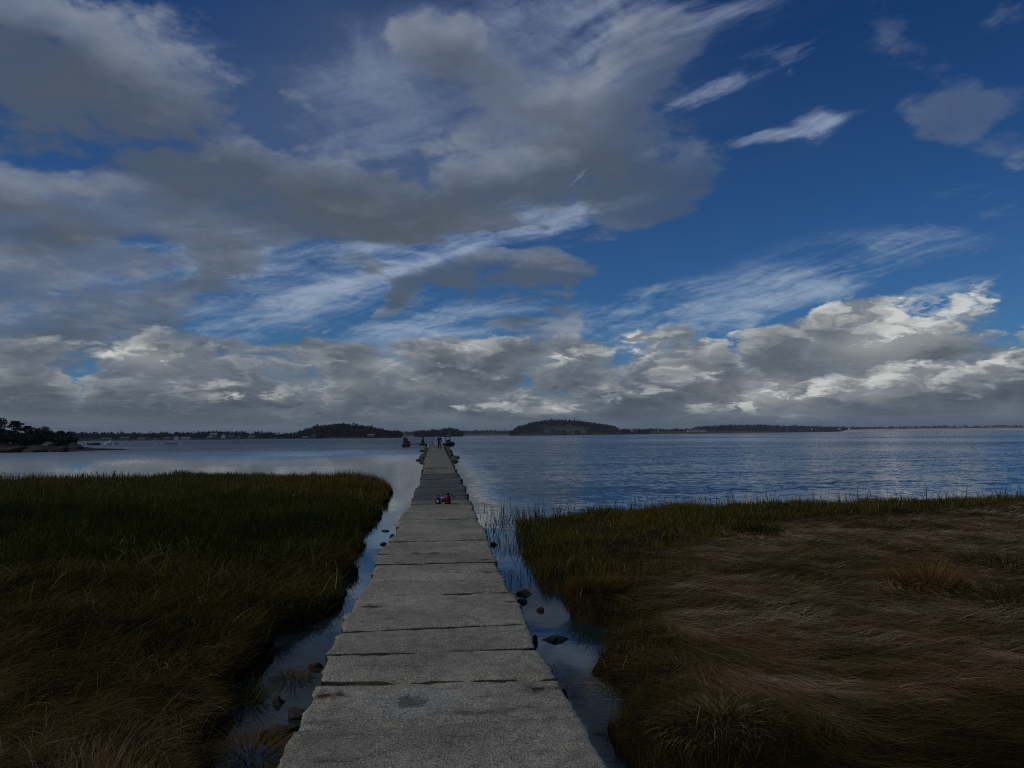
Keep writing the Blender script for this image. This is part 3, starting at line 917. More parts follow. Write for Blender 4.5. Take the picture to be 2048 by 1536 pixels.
def build_grass():
    J = lambda n, s: (rng.random(n) - .5) * 2 * s
    # ---- left of the jetty: tall standing cordgrass
    X, Y, r = scatter(660000, 4.6, 46, 1.25, -48, 4)
    H, s = marsh_h(X, Y)
    edge_l = sdist(LEFT_MARSH, X, Y)
    tall = sstep(Y + (N1(X, Y, .35, 3) - .5) * 5.0 + sstep(edge_l, 1.8, .2) * 2.8, 5.2, 9.5)
    dens = N2(X, Y, .9, 3)
    keep = (X < -.9) & (edge_l + (N2(X, Y, 1.3, 3) - .5) * .55 > .14 * sstep(Y, 10, 6)) & (rng.random(len(X)) < (.06 + .94 * tall) * (.45 + .75 * dens)) & (Y < 39.5)
    keep &= ~((Y > 31.0) & (X > -24) & (X < -13) & (rng.random(len(X)) < .88))
    X, Y, r, H, tall, el_ = (a[keep] for a in (X, Y, r, H, tall, edge_l))
    n = len(X)
    clump = N3(X, Y, 1.7, 3)
    L = (.17 + .40 * tall * sstep(Y, 6, 20) * (.5 + .8 * clump) + .10 * tall * clump) * (.5 + .7 * rng.random(n)) * (.55 + .45 * sstep(el_, .1, .7)) * (1 - .68 * sstep(N1(X, Y, .42, 3), .46, .58) * sstep(Y, 26, 14)) * (.7 + .6 * N2(X, Y, .8, 2)) * np.where((Y > 25) & (X > -4.2), 1.0, .72)
    lean = R(6) + R(34) * rng.random(n) ** 2 + (1 - tall) * R(25) * rng.random(n)
    red = sstep(Y, 19, 29) * (.38 + .34 * sstep(X, -10, -2))
    tint = np.clip(.31 + .40 * (N1(X, Y, .5, 3) - .5) + J(n, .18) + red * .60 + (rng.random(n) < .04) * .5, 0, 1)
    wd = np.maximum(.006, .00095 * r) * (.6 + .8 * rng.random(n))
    ph = rng.random(n) * 2 * math.pi
    o = blades('marsh_grass', np.stack([X, Y, np.maximum(H, -.05) - .02], -1), L, lean * .3, lean + R(30) * rng.random(n), ph, J(n, .6), wd, tint, M_GRASS)
    tag(o, 'dark green cordgrass standing tall on the marsh left of the jetty, reddish along its outer edge', 'grass', kind='stuff')

    # ---- left: matted hay lying in swirls near the camera
    X, Y, r = scatter(340000, 2.2, 15, 1.15, -55, 4)
    H, s = marsh_h(X, Y)
    edge_l = sdist(LEFT_MARSH, X, Y)
    fr = sstep(Y + (N1(X, Y, .35, 3) - .5) * 5.0, 14.0, 7.0)
    keep = (X < -.6) & (edge_l + (N2(X, Y, 1.3, 3) - .5) * .55 > .12) & (rng.random(len(X)) < fr)
    X, Y, r, H = (a[keep] for a in (X, Y, r, H))
    n = len(X)
    ph = R(20) + (N2(X, Y, .75, 3) - .5) * 7.5 + (N3(X, Y, 2.6, 2) - .5) * 3.0 + J(n, .35)
    L = (.28 + .3 * rng.random(n)) * (.4 + .6 * sstep(edge_l[keep], 0, .5))
    green = sstep(Y + (N2(X, Y, .6, 2) - .5) * 3, 5.2, 7.2)
    tint = np.clip(.42 + .55 * (N1(X, Y, .9, 4) - .5) + .5 * (N3(X * .5, Y, 8.0, 2) - .5) + J(n, .24) - green * .24 + (rng.random(n) < .03) * .4, 0, 1)
    z = np.maximum(H, -.02) + .05 * rng.random(n) ** 1.5
    wd = np.maximum(.0035, .00075 * r) * (.6 + .7 * rng.random(n))
    o = blades('salt_hay', np.stack([X, Y, z], -1), L, R(58) + J(n, R(22)), R(98) + J(n, R(16)), ph, (N1(X, Y, 1.1, 2) - .5) * 3.5 + J(n, .4), wd, tint, M_HAY, 5, False, np.maximum(H, .0))
    tag(o, 'brown and olive matted hay lying in swirls at the near left of the jetty', 'hay', kind='stuff')

    # ---- left: longer blades arching up through the hay
    X, Y, r = scatter(26000, 3.2, 16, 1.2, -45, 4)
    H, s = marsh_h(X, Y)
    edge_l = sdist(LEFT_MARSH, X, Y)
    keep = (X < -.7) & (edge_l + (N2(X, Y, 1.3, 3) - .5) * .55 > -.02) & (rng.random(len(X)) < sstep(N3(X, Y, .9, 3) + .25 * sstep(edge_l, 2, .2) + .12 * sstep(Y, 4, 8), .50, .68))
    X, Y, r, H = (a[keep] for a in (X, Y, r, H))
    n = len(X)
    lean = R(8) + R(34) * rng.random(n)
    o = blades('marsh_grass', np.stack([X, Y, np.maximum(H, -.03)], -1), .20 + .26 * rng.random(n), lean, lean + R(20) + R(75) * rng.random(n), rng.random(n) * 2 * math.pi, J(n, .9),
               np.maximum(.0055, .0008 * r) * (.7 + .7 * rng.random(n)), np.clip(.45 + J(n, .2) + (rng.random(n) < .12) * .45, 0, 1), M_GRASS, 6)
    tag(o, 'longer green and straw coloured blades arching out of the hay left of the jetty', 'grass', kind='stuff')

    # ---- right: matted hay combed flat
    X, Y, r = scatter(500000, 2.3, 27, 1.25, -2, 56)
    H, s = marsh_h(X, Y)
    er = sdist(RIGHT_MARSH, X, Y)
    gl = np.interp(X, [0, 1.5, 2.4, 4.5, 9.3, 14.3, 30], [6.5, 8.4, 9.8, 12.7, 16.7, 18.1, 22])
    ex = (N1(X, Y, .4, 3) - .5) * 5
    gr = sstep(Y + ex * .6 - gl, -1.0, 1.2)
    keep = (X > .6) & (rng.random(len(X)) < .45 + .75 * N2(X, Y, 2.7, 3)) & (er + (N2(X, Y, 1.3, 3) - .5) * .55 > -.02) & (rng.random(len(X)) < 1 - .75 * gr)
    X, Y, r, H, gr, er = (a[keep] for a in (X, Y, r, H, gr, er))
    n = len(X)
    ph = R(178) + (N2(X, Y, .35, 2) - .5) * 1.2 + (N3(X, Y, 1.4, 3) - .5) * 1.1 + (N1(X, Y, 5.0, 2) - .5) * 1.0 + J(n, .36) + math.pi * (rng.random(n) < .25)
    for (mx, my, rad, a) in MOUNDS:                         # hay falls away from the hummocks
        w = np.exp(-((X - mx) ** 2 + (Y - my) ** 2) / (rad * 1.2) ** 2)
        ph = ph * (1 - w) + w * (np.arctan2(Y - my, X - mx) + R(35))
    L = (.20 + .30 * rng.random(n)) * .8 * (.35 + .65 * sstep(er, 0, .6))
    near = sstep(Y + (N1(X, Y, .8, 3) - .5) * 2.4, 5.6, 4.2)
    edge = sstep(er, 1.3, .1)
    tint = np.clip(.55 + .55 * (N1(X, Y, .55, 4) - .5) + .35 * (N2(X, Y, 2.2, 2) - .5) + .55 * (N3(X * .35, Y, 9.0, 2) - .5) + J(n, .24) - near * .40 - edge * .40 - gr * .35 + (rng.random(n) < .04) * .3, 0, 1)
    z = np.maximum(H, -.02) + .04 * rng.random(n) ** 1.5
    wd = np.maximum(.0032, .00072 * r) * (.6 + .7 * rng.random(n))
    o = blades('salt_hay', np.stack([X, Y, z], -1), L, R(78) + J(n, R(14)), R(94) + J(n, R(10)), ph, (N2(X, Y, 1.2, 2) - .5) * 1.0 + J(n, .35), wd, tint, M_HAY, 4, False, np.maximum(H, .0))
    tag(o, 'purple brown matted hay combed flat across the marsh right of the jetty', 'hay', kind='stuff')

    # ---- right: short green fringe, thinning into the water
    X, Y, r = scatter(360000, 4.0, 36, 1.2, -2, 52)
    H, s = marsh_h(X, Y)
    er = sdist(RIGHT_MARSH, X, Y)
    gl = np.interp(X, [0, 1.5, 2.4, 4.5, 9.3, 14.3, 30], [6.5, 8.4, 9.8, 12.7, 16.7, 18.1, 22])
    gr = sstep(Y + (N1(X, Y, .4, 3) - .5) * 3 - gl, -1.0, 1.6)
    cl = N2(X, Y, 1.25, 2); fine = N3(X, Y, 3.4, 2)
    chan = sstep(er, .9, .0) * (er > -.1) * .16 * (X < 4)
    out = np.exp(-np.clip(-er, 0, 9) / 1.3)                 # stems standing in the water beyond the edge
    p = np.where(er > -.05, gr * (.10 + .90 * sstep(cl * .6 + fine * .4, .46, .62)) * (1 - .55 * sstep(er, 2.2, .3) * (Y > 14)) + chan, gr * .07 * out * (cl > .45) * (Y > gl + 2))
    keep = (X > 1.0) & (rng.random(len(X)) < p) & (er > -3.5)
    X, Y, r, H, gr, er, cl = (a[keep] for a in (X, Y, r, H, gr, er, cl))
    n = len(X)
    outw = er < .25
    L = (.08 + .22 * cl * rng.random(n) + .04) * np.where(outw & (Y > 14) & (rng.random(n) < .35), 2.3, 1.0)
    lean = R(8) + R(40) * rng.random(n) ** 1.6 * np.where(outw, .5, 1)
    tint = np.clip(.54 + .5 * (N1(X, Y, .7, 3) - .5) + J(n, .17) - .14 * outw + (rng.random(n) < .03) * .5, 0, 1)
    wd = np.maximum(.005, .00095 * r) * (.55 + .7 * rng.random(n))
    o = blades('marsh_grass', np.stack([X, Y, np.maximum(H, -.04) - .01], -1), L, lean * .3, lean + R(35) * rng.random(n), rng.random(n) * 2 * math.pi, J(n, .6), wd, tint, M_GRASS)
    tag(o, 'short olive green grass fringing the right marsh along the water', 'grass', kind='stuff')

    # ---- tufts one can point to
    def tuft(name, px, py, rad, n, L0, lean0, tint0, label, cat, mat, z=.1, wd0=.006, heavy=False, group=None):
        c = at_z(px, py, z)
        a = rng.random(n) * 2 * math.pi; q = rad * np.sqrt(rng.random(n))
        X, Y = c.x + q * np.cos(a), c.y + q * np.sin(a)
        h, _ = marsh_h(X, Y); h = np.maximum(h, -.03)
        k = (q / rad)
        lean = R(lean0) * (.35 + .8 * k) + J(n, R(10))
        L = L0 * (.6 + .6 * rng.random(n))
        tint = np.clip(tint0 + J(n, .18), 0, 1)
        o = empty(name, (c.x, c.y, float(h.mean())))
        wd = np.maximum(wd0, .0009 * c.y) * (.6 + .7 * rng.random(n))
        ob = blades(name, np.stack([X - c.x, Y - c.y, h - float(h.mean())], -1), L, lean, lean + R(95 if heavy else 40) * (.4 + .6 * rng.random(n)), a + J(n, .5), J(n, .5), wd, tint, mat, 5)
        bpy.data.objects.remove(o)
        ob.location = (c.x, c.y, float(h.mean()))
        tag(ob, label, cat, group)
        return ob
    g = 'tufts rising from the flattened marsh'
    tuft('grass_tussock', 1515, 1084, .45, 420, .30, 30, .12, 'low dark tussock alone in the flat hay near the far green fringe', 'tussock', M_GRASS, group=g)
    tuft('grass_tussock', 1855, 1205, .38, 700, .30, 38, .80, 'reddish brown tussock standing in the flat hay toward the right edge', 'tussock', M_GRASS, group=g)
    tuft('grass_tussock', 2010, 1150, .6, 600, .28, 45, .2, 'dark green low tussock at the right edge of the marsh above the reddish one', 'tussock', M_GRASS, group=g)
    tuft('grass_tussock', 2040, 1235, .6, 700, .30, 45, .15, 'dark shaggy tussock at the right edge of the marsh below the reddish one', 'tussock', M_GRASS, group=g)
    tuft('grass_tussock', 1190, 1200, .30, 900, .26, 35, .70, 'brown shaggy tussock on the right bank where the green fringe ends', 'tussock', M_GRASS, group=g)
    tuft('grass_tussock', 1440, 1490, .40, 800, .19, 62, .70, 'pale purplish tussock of long hay at the bottom right near the camera', 'tussock', M_HAY, wd0=.004, heavy=True, group=g)
    tuft('grass_clump', 490, 1408, .12, 110, .34, 25, .48, 'clump of long drooping blades standing in the left channel', 'grass clump', M_GRASS, 0, .010, True)
    tuft('grass_clump', 1000, 1046, .42, 16, .50, 14, .05, 'few thin bare stalks standing in the water right of the jetty', 'grass clump', M_GRASS, 0, .012)
    tuft('hay_mound', 505, 1500, .26, 900, .30, 50, .45, 'brown hay draped over the foot of the boulder beside the nearest slab', 'hay mound', M_HAY, .02, .004, True)
    tuft('hay_mound', 585, 1355, .14, 260, .24, 40, .35, 'small shaggy mound of hay in the left channel above the drooping clump', 'hay mound', M_HAY, .02, .004, True)
    # straws adrift in the channel on the right
    n = 260
    c = at_z(1165, 1375, 0)
    X, Y = c.x + rng.normal(0, .22, n), c.y + rng.normal(0, .32, n)
    ok = (sdist(RIGHT_MARSH, X, Y) < 0) & (X > .95)
    X, Y = X[ok], Y[ok]; n = len(X)
    o = blades('floating_straw', np.stack([X, Y, np.full(n, .004)], -1), .10 + .22 * rng.random(n), np.full(n, R(89)), np.full(n, R(90)), R(-50) + rng.normal(0, .9, n), J(n, .8), np.full(n, .0035), np.clip(.75 + J(n, .2), 0, 1), M_HAY, 4, True)
    tag(o, 'loose straws floating in the channel right of the nearest slabs', 'straw', kind='stuff')


# ------------------------------------------------------------------ far shores
def land_mat(name, low, high, zlow, zhigh, patch=(.10, .09, .045)):
    m, t, b = new_mat(name)
    p = wpos(t); x, y, z = sep(p)
    n = fbm(p, .03, 5, .6)
    c = mixc(t, (z + (n - .5) * (zhigh - zlow) * .6).smooth(zlow, zhigh), low, high)
    c = mixc(t, fbm(p, .008, 4, .55).smooth(.5, .62) * .7, c, patch)
    setv(t, b, 'Base Color', c); setv(t, b, 'Roughness', .95); setv(t, b, 'Specular IOR Level', .1)
    f2 = fbm(vmath('MULTIPLY', p, (.5, .5, 2.5)), 1.1, 6, .7)
    k = t.nodes.new('ShaderNodeVectorMath'); k.operation = 'SCALE'
    t.links.new(c.s, k.inputs[0]); t.links.new(f2.smooth(.25, .75, .45, 1.5).s, k.inputs['Scale']); t.links.new(k.outputs[0], b.inputs['Base Color'])
    return m


class Land:
    """a ridge of ground whose skyline follows a profile [(px, py), ...] seen from the jetty, at a real distance"""
    def __init__(s, prof, dist, depth, trees=0.0, lo=.5):
        s.dist, s.depth = dist, depth
        xs, zs = [], []
        for px, py in prof:
            w = at_d(px, py, dist + depth * .45)
            xs.append(w.x * dist / (dist + depth * .45)); zs.append(max(w.z - trees, lo))
        s.xs, s.zs = xs, zs
    def h(s, x, y):
        """ground height; x is measured at the shore, y the distance"""
        v = np.clip((y - s.dist) / s.depth, 0, 1)
        k = np.where(v < .45, np.sin(np.clip(v / .45, 0, 1) * math.pi / 2) ** .8, np.cos((v - .45) / .55 * math.pi / 2))
        xs = x * s.dist / y
        z = np.interp(xs, s.xs, s.zs)
        e = np.minimum(sstep(xs, s.xs[0] - .01, s.xs[0] + .04 * (s.xs[-1] - s.xs[0])), sstep(-xs, -s.xs[-1] - .01, -s.xs[-1] + .04 * (s.xs[-1] - s.xs[0])))
        return z * k * e
    def build(s, name, mat):
        nx, ny = 160, 24
        U, W = np.meshgrid(np.linspace(s.xs[0], s.xs[-1], nx), np.linspace(0, 1, ny))
        Y = s.dist + W * s.depth
        X = U * Y / s.dist
        Y = Y + (N1(X * .02, X * .02, 1.0, 3) - .5) * s.depth * .12 * (1 - W)
        Z = s.h(X, s.dist + W * s.depth) + (N2(X, Y, .08, 3) - .5) * .8 - .4
        Z[0], Z[-1] = -1.5, -1.5
        co = np.stack([X, Y, Z], -1).reshape(-1, 3)
        i = (np.arange(ny - 1)[:, None] * nx + np.arange(nx - 1)[None, :]).ravel()
        o = npobj(name, co, quads=np.stack([i, i + 1, i + nx + 1, i + nx], -1), mat=mat, smooth=True)
        return tag(o, kind='structure')


M_LEAF = grass_mat('foliage', [(0, (.018, .026, .012)), (.35, (.030, .042, .018)), (.65, (.046, .056, .024)), (.85, (.066, .062, .028)), (1, (.085, .06, .03))], .1, .8)
M_NEEDLE = grass_mat('needles', [(0, (.012, .020, .012)), (.5, (.022, .034, .018)), (1, (.036, .046, .022))], .08, .8)
M_BARK = plain('bark', (.045, .036, .028), .9, .3)


def quads_cloud(cen, size, tint, squash=.7):
    """leaf clumps: one small tilted quad at every centre"""
    n = len(cen)
    a = rng.normal(size=(n, 3)); a /= np.linalg.norm(a, axis=1)[:, None]
    b = np.cross(a, rng.normal(size=(n, 3))); b /= np.linalg.norm(b, axis=1)[:, None]
    a *= size[:, None]; b *= (size * squash)[:, None]
    co = np.stack([cen - a - b, cen + a - b * .6, cen + a * .8 + b, cen - a * .7 + b * .9], 1).reshape(-1, 3)
    q = np.arange(n * 4).reshape(-1, 4)
    return co, q, np.repeat(tint, 4)


def crown_pts(kind, w, h, n):
    """centres of the leaf clumps of one crown standing on z = 0"""
    if kind == 'conifer':
        u = rng.random(n) ** .8
        r = w * .5 * (1.02 - u) * (.6 + .4 * np.abs(np.sin(u * 17))) * np.sqrt(rng.random(n))
        a = rng.random(n) * 2 * math.pi
        return np.stack([r * np.cos(a), r * np.sin(a), h * (.02 + .98 * u)], -1)
    if kind == 'flat':                                      # umbrella crown of a few level tiers
        k = rng.integers(0, 5, n)
        tz = np.array([.50, .63, .75, .86, .95])[k]; tw = np.array([.30, .42, .50, .42, .26])[k]
        ox = np.array([-.22, .24, -.08, .12, 0])[k]
        a = rng.random(n) * 2 * math.pi; r = np.sqrt(rng.random(n)) * tw * w
        return np.stack([ox * w + r * np.cos(a), r * np.sin(a), h * tz + rng.normal(0, .025, n) * h], -1)
    lob = rng.normal(size=(9, 3)) * np.array([.22, .22, .16]); lob[:, 2] += .50; lr = .16 + .12 * rng.random(9)
    k = rng.integers(0, 9, n)
    d = rng.normal(size=(n, 3)); d /= np.linalg.norm(d, axis=1)[:, None]
    d *= (rng.random(n) ** .4)[:, None]
    p = lob[k] + d * lr[k][:, None]
    p[:, 2] = np.abs(p[:, 2])
    return p * np.array([w, w, h])


def woods(name, land, n, hmin, hmax, kind, label, x0, x1, v0, v1, per=64, mat=None, tint0=.4, xy=None, mask=None):
    cs, ts, ss = [], [], []
    for i in range(n):
        fx, v = rng.random(), v0 + (v1 - v0) * rng.random()
        px = x0 + (x1 - x0) * fx
        y = land.dist + land.depth * v
        x = at_d(px, 870, y).x
        if mask and not mask(px, v): continue
        hh = hmin + (hmax - hmin) * rng.random()
        kd = kind if kind != 'mixed' else ('conifer' if rng.random() < .3 else 'round')
        z = float(land.h(np.array([x]), np.array([y]))[0])
        w = hh * (.45 if kd == 'conifer' else .95)
        c = crown_pts(kd, w, hh, per) + np.array([x, y, z - .4])
        cs.append(c); ss.append(np.full(len(c), hh * .10) * (.6 + .7 * rng.random(len(c))))
        ts.append(np.clip(tint0 + (rng.random() - .5) * .6 + (rng.random(len(c)) - .5) * .2, 0, 1))
    co, q, t = quads_cloud(np.concatenate(cs), np.concatenate(ss), np.concatenate(ts))
    return tag(npobj(name, co, quads=q, mat=mat or M_LEAF, tint=t), label, 'woods', kind='stuff')


def tree(name, px, py_foot, hpx, wpx, dist, kind, label, cat='tree', group=None, n=260, mat=None, tint0=.25, foot=None):
    w0 = at_d(px, py_foot, dist)
    k = dist / F
    h, w = hpx * k, wpx * k
    root = empty(name, w0)
    tag(root, label, cat, group)
    tr = MB()
    top = .9 if kind == 'conifer' else .62
    lean = (rng.random(2) - .5) * .12 * h
    tr.tube([(0, 0, -.5), (lean[0] * .3, lean[1] * .3, h * .3), (lean[0], lean[1], h * top)], [h * .028, h * .02, h * .006], 7)
    if kind != 'conifer':
        for j in range(7):
            a = j * 2.4; zz = h * (.30 + .05 * j)
            tr.tube([(lean[0] * .5, lean[1] * .5, zz), (w * .22 * math.cos(a), w * .22 * math.sin(a), zz + h * .16), (w * .38 * math.cos(a), w * .38 * math.sin(a), zz + h * .24)], [h * .013, h * .008, h * .003], 5)
    tr.build('trunk', M_BARK, root)
    c = crown_pts(kind, w, h, n)
    s = np.full(n, h * (.028 if n > 1000 else .045 if n > 150 else .07)) * (.6 + .8 * rng.random(n))
    co, q, t = quads_cloud(c, s, np.clip(tint0 + (rng.random(n) - .5) * .35, 0, 1))
    npobj('crown', co, quads=q, mat=mat or (M_NEEDLE if kind == 'conifer' else M_LEAF), tint=t, parent=root)
    return root


M_WHITE = plain('white_paint', (.72, .72, .70), .6, .06)
M_GREYWALL = plain('grey_shingle', (.22, .21, .20), .8, .2)
M_TANWALL = plain('tan_shingle', (.32, .27, .21), .8, .2)
M_ROOF = plain('roof_shingle', (.10, .095, .09), .9, .2)
M_ROOFR = plain('brown_roof', (.13, .085, .065), .9, .2)
M_PANE = plain('window_pane', (.02, .025, .03), .1, .1)
M_BRICK = plain('chimney_brick', (.20, .09, .07), .9, .3)


def house(px, py, wpx, hpx, dist, label, wall, roof, facing=0.0, name='house', group=None, wing=False, chimney=True):
    """gabled house: walls, roof, windows, door; py is where its foot stands"""
    w0 = at_d(px, py, dist)
    k = dist / F
    w, h = wpx * k, hpx * k
    d = min(w * .7, 8.0)
    e = h * .58
    root = empty(name, w0, facing)
    tag(root, label, 'house', group)
    m = MB().prism([(-w / 2, -1.5), (w / 2, -1.5), (w / 2, e), (0, h * .97), (-w / 2, e)] if wing else [(-w / 2, -1.5), (w / 2, -1.5), (w / 2, e), (-w / 2, e)], -d / 2, d / 2)
    if not wing:                                            # gables on the short sides
        for sx in (-1, 1):
            m.add([(sx * w * .49, -d / 2, e), (sx * w * .49, d / 2, e), (sx * w * .49, 0, h * .97)], [(0, 1, 2)])
    m.build('wall', wall, root)
    r = MB(); t = .03 * h; o = .06 * w
    if wing:
        for sx in (-1, 1):
            r.prism([(0, h), (sx * (w / 2 + o), e - o * .6), (sx * (w / 2 + o), e - o * .6 - t), (0, h - t)][::sx], -d / 2 - o, d / 2 + o)
    else:
        for sy in (-1, 1):
            y1 = sy * (d / 2 + o)
            v = [(x, y, z + q) for x in (-w / 2 - o, w / 2 + o) for (y, z) in ((0, h), (y1, e - o * .5)) for q in (0, -t)]
            r.add(v, [(0, 2, 6, 4), (1, 5, 7, 3), (0, 1, 3, 2), (4, 6, 7, 5), (2, 3, 7, 6), (0, 4, 5, 1)])
    ro = r.build('roof', roof, root)
    if chimney: MB().box((w * .18, 0, h * 1.02), (.04 * w, .04 * w, .12 * h)).build('chimney', M_BRICK, ro)
    n = 2 if wing else 4
    for i in range(n):
        x = (i + .5) / n * w - w / 2
        if not wing and i == 1:
            MB().box((x, -d / 2 - .02, e * .36), (w * .045, .05, e * .36)).build('door', M_ROOF, root); continue
        f = MB().box((x, -d / 2 - .02, e * .58), (w * .06, .06, e * .22)).build('window', M_PANE, root)
        MB().box((x, -d / 2 - .05, e * .34), (w * .07, .06, e * .03)).build('sill', M_WHITE, f)
    return root


def build_far():
    LM = land_mat('wooded_ground', (.060, .052, .034), (.022, .027, .013), .3, 1.6, (.028, .032, .016))
    hillm, ht, hb = new_mat('hill_ground')
    hp = wpos(ht)
    mc = at_d(1140, 860, 1530)
    lx, ly, lz = sep(vmath('MULTIPLY', vmath('SUBTRACT', hp, (mc.x, mc.y, 8.5)), (1 / 58.0, 0.0, 1 / 6.5)))
    lens = ((lx * lx + lz * lz) + (fbm(hp, .05, 4, .6) - .5) * .9).smooth(.55, 1.05, 1.0, 0.0)
    setv(ht, hb, 'Base Color', mixc(ht, lens, (.024, .028, .014), mixc(ht, fbm(hp, .12, 4, .6).smooth(.35, .65), (.062, .060, .030), (.095, .085, .046)))); setv(ht, hb, 'Roughness', .95)
    MEADOW = land_mat('meadow_ground', (.16, .13, .075), (.060, .060, .030), .5, 4.0, (.085, .075, .038))
    SANDM = land_mat('dune_ground', (.72, .64, .51), (.085, .08, .045), 5.0, 8.5, (.42, .36, .27))
    ROCKY = land_mat('ledge_ground', (.034, .029, .022), (.030, .030, .018), 1.2, 2.6, (.085, .070, .050))

    # --- near headland on the left: ledges, spit and dark trees
    hd = Land([(-260, 868), (-60, 874), (0, 879), (60, 884), (100, 884), (140, 888), (180, 892), (205, 897)], 142, 34)
    hd.build('headland', ROCKY)
    sp = Land([(90, 895), (150, 892.8), (200, 893), (245, 894.5), (272, 898)], 150, 10, 0, .05)
    sp.build('sand_spit', ROCKY)
    g = 'dark trees on the near headland at the left'
    for px, foot, h, w, kind, lab in [
        (-14, 885, 52, 54, 'round', 'tallest dark bushy tree at the left edge on the near headland'),
        (29, 884, 39, 28, 'flat', 'flat topped tree with open tiers right of the tallest tree on the headland'),
        (54, 884, 30, 24, 'flat', 'smaller flat topped tree between the open tiered one and the round ones'),
        (80, 886, 32, 38, 'round', 'broad round dark tree in the middle of the headland above the pale boulder'),
        (104, 886, 27, 20, 'round', 'round dark tree just right of the broad one on the headland'),
        (120, 887, 26, 22, 'round', 'rightmost ragged dark tree at the tip of the wooded headland'),
        (10, 885, 26, 40, 'round', 'low dark tree in front of the flat topped one on the headland'),
        (45, 886, 20, 44, 'round', 'low spreading dark tree under the flat topped pair on the headland'),
        (-60, 884, 48, 70, 'round', 'dark tree at the outermost left of the headland')]:
        tree('headland_tree', px, foot, h, w, 158 + rng.random() * 5, kind, lab, 'tree', g, 1500, None, .0)
    for px, py, w, h, lab, sd in [(93, 893, 26, 13, 'pale rounded boulder under the dark trees of the headland', 301), (20, 903, 76, 12, 'long dark ledge at the water on the left edge of the picture', 302),
                                  (62, 902, 62, 13, 'brown ledge of layered rock below the pale boulder', 303), (112, 901, 46, 9, 'low dark ledge at the right end of the headland rocks', 304),
                                  (140, 893, 40, 9, 'grey sloping ledge behind the thin spit', 305), (-30, 904, 60, 12, 'dark rock shelf at the far left water edge', 306)]:
        rock(px, py, w, h, lab, sd, 'ledges of the near headland', dist=140.5 if py > 895 else 149, mat=M_LEDGE if sd != 301 else M_PALE)
    hed = Land([(-260, 868), (205, 890)], 150, 20)
    woods('shrubbery', hd, 260, 1.2, 3.0, 'round', 'dark low scrub covering the near headland on the left', -120, 150, .22, .8, 80, None, .10)

    # --- settled shore on the left
    ls = Land([(60, 874), (130, 874), (250, 876), (400, 874), (430, 872), (520, 874), (600, 877)], 900, 260, 0)
    ls.build('shore', LM)
    woods('woods', ls, 900, 4, 8, 'mixed', 'dark tree line behind the cottages on the left shore', 60, 600, .18, .8, 80, None, .25)
    for px, foot, h, w, lab in [(229, 879, 12, 16, 'dark round tree clump behind the moored white boats'), (405, 877, 14, 12, 'tallest round tree on the cottage shore, left of the hill of houses'), (388, 877, 9, 14, 'dark round tree beside the white gabled cottage'),
                                (470, 874, 10, 26, 'broad dark tree crowning the hill of houses'), (497, 876, 7, 12, 'small dark tree at the right end of the hill of houses')]:
        tree('shore_tree', px, foot, h, w, 960, 'round', lab, 'tree', 'big trees on the cottage shore', 220, None, .1)
    H = [(213, 880.5, 17, 5, 'long low dark cottage behind the moored boats', M_GREYWALL, M_ROOF, 0, False), (250, 880.2, 14, 6.5, 'grey boxy house right of the round tree clump on the shore', M_GREYWALL, M_ROOF, .2, False),
         (285, 879.8, 13, 5, 'tan low cottage between the grey boxy house and the white gable', M_TANWALL, M_ROOFR, -.2, False), (310, 879.4, 9, 4, 'tiny grey cottage left of the brown roofed one', M_GREYWALL, M_ROOF, 0, True),
         (335, 879.2, 12, 5, 'brown roofed cottage just left of the white gable', M_TANWALL, M_ROOFR, 0, False), (353, 878.9, 9, 7.5, 'white cottage with a steep gable facing the water', M_WHITE, M_ROOF, 0, True),
         (372, 878.7, 15, 5, 'low house with a pale wall right of the white gable', M_WHITE, M_GREYWALL, .1, False), (420, 875.5, 9, 6, 'white house low on the left slope of the hill of houses', M_WHITE, M_ROOF, .3, True),
         (428, 872.2, 12, 6, 'big house with pale roof at the top of the hill of houses', M_GREYWALL, M_GREYWALL, 0, False), (447, 875.2, 8, 7, 'white gabled house in the middle of the hill of houses', M_WHITE, M_GREYWALL, 0, True),
         (462, 875.4, 11, 5, 'grey cottage right of the white gable on the hill of houses', M_GREYWALL, M_ROOF, .2, False), (478, 875.6, 9, 5, 'tan cottage on the right slope of the hill of houses', M_TANWALL, M_ROOFR, 0, True),
         (504, 875.9, 12, 5, 'grey cottage at the right end of the hill of houses', M_GREYWALL, M_ROOFR, -.2, False)]
    for i, (px, py, w, h, lab, wa, ro, fc, wing) in enumerate(H):
        house(px, py, w, h, 905 + (i % 3) * 6 - (0 if py > 877 else -30), lab, wa, ro, fc, group='houses along the left shore', wing=wing)
    bk = Land([(200, 872), (420, 871), (600, 871), (830, 865), (900, 866)], 3400, 600, 8)
    bk.build('hills', LM)
    woods('woods', bk, 800, 7, 14, 'round', 'faint wooded shore far behind the islands', 250, 900, .2, .9, 80, None, .45)

    # --- two wooded islands
    i1 = Land([(592, 874), (602, 865), (625, 858), (650, 853), (672, 851), (700, 852), (730, 855), (760, 862), (785, 868), (802, 874)], 880, 120, 5.0)
    i1.build('island', LM)
    woods('woods', i1, 900, 5.5, 9.0, 'round', 'dark rounded trees covering the larger wooded island', 600, 800, .06, .8, 80, None, .22)
    house(628, 872.0, 9, 6, 882, 'grey gabled house among the trees on the wooded island', M_GREYWALL, M_ROOF, .2, 'house', None, True)
    house(610, 875.6, 10, 3.0, 878, 'pale low boathouse at the left foot of the wooded island', M_TANWALL, M_GREYWALL, .1)
    house(742, 871.4, 12, 3.0, 882, 'low house in the trees near the right end of the wooded island', M_GREYWALL, M_TANWALL, 0)
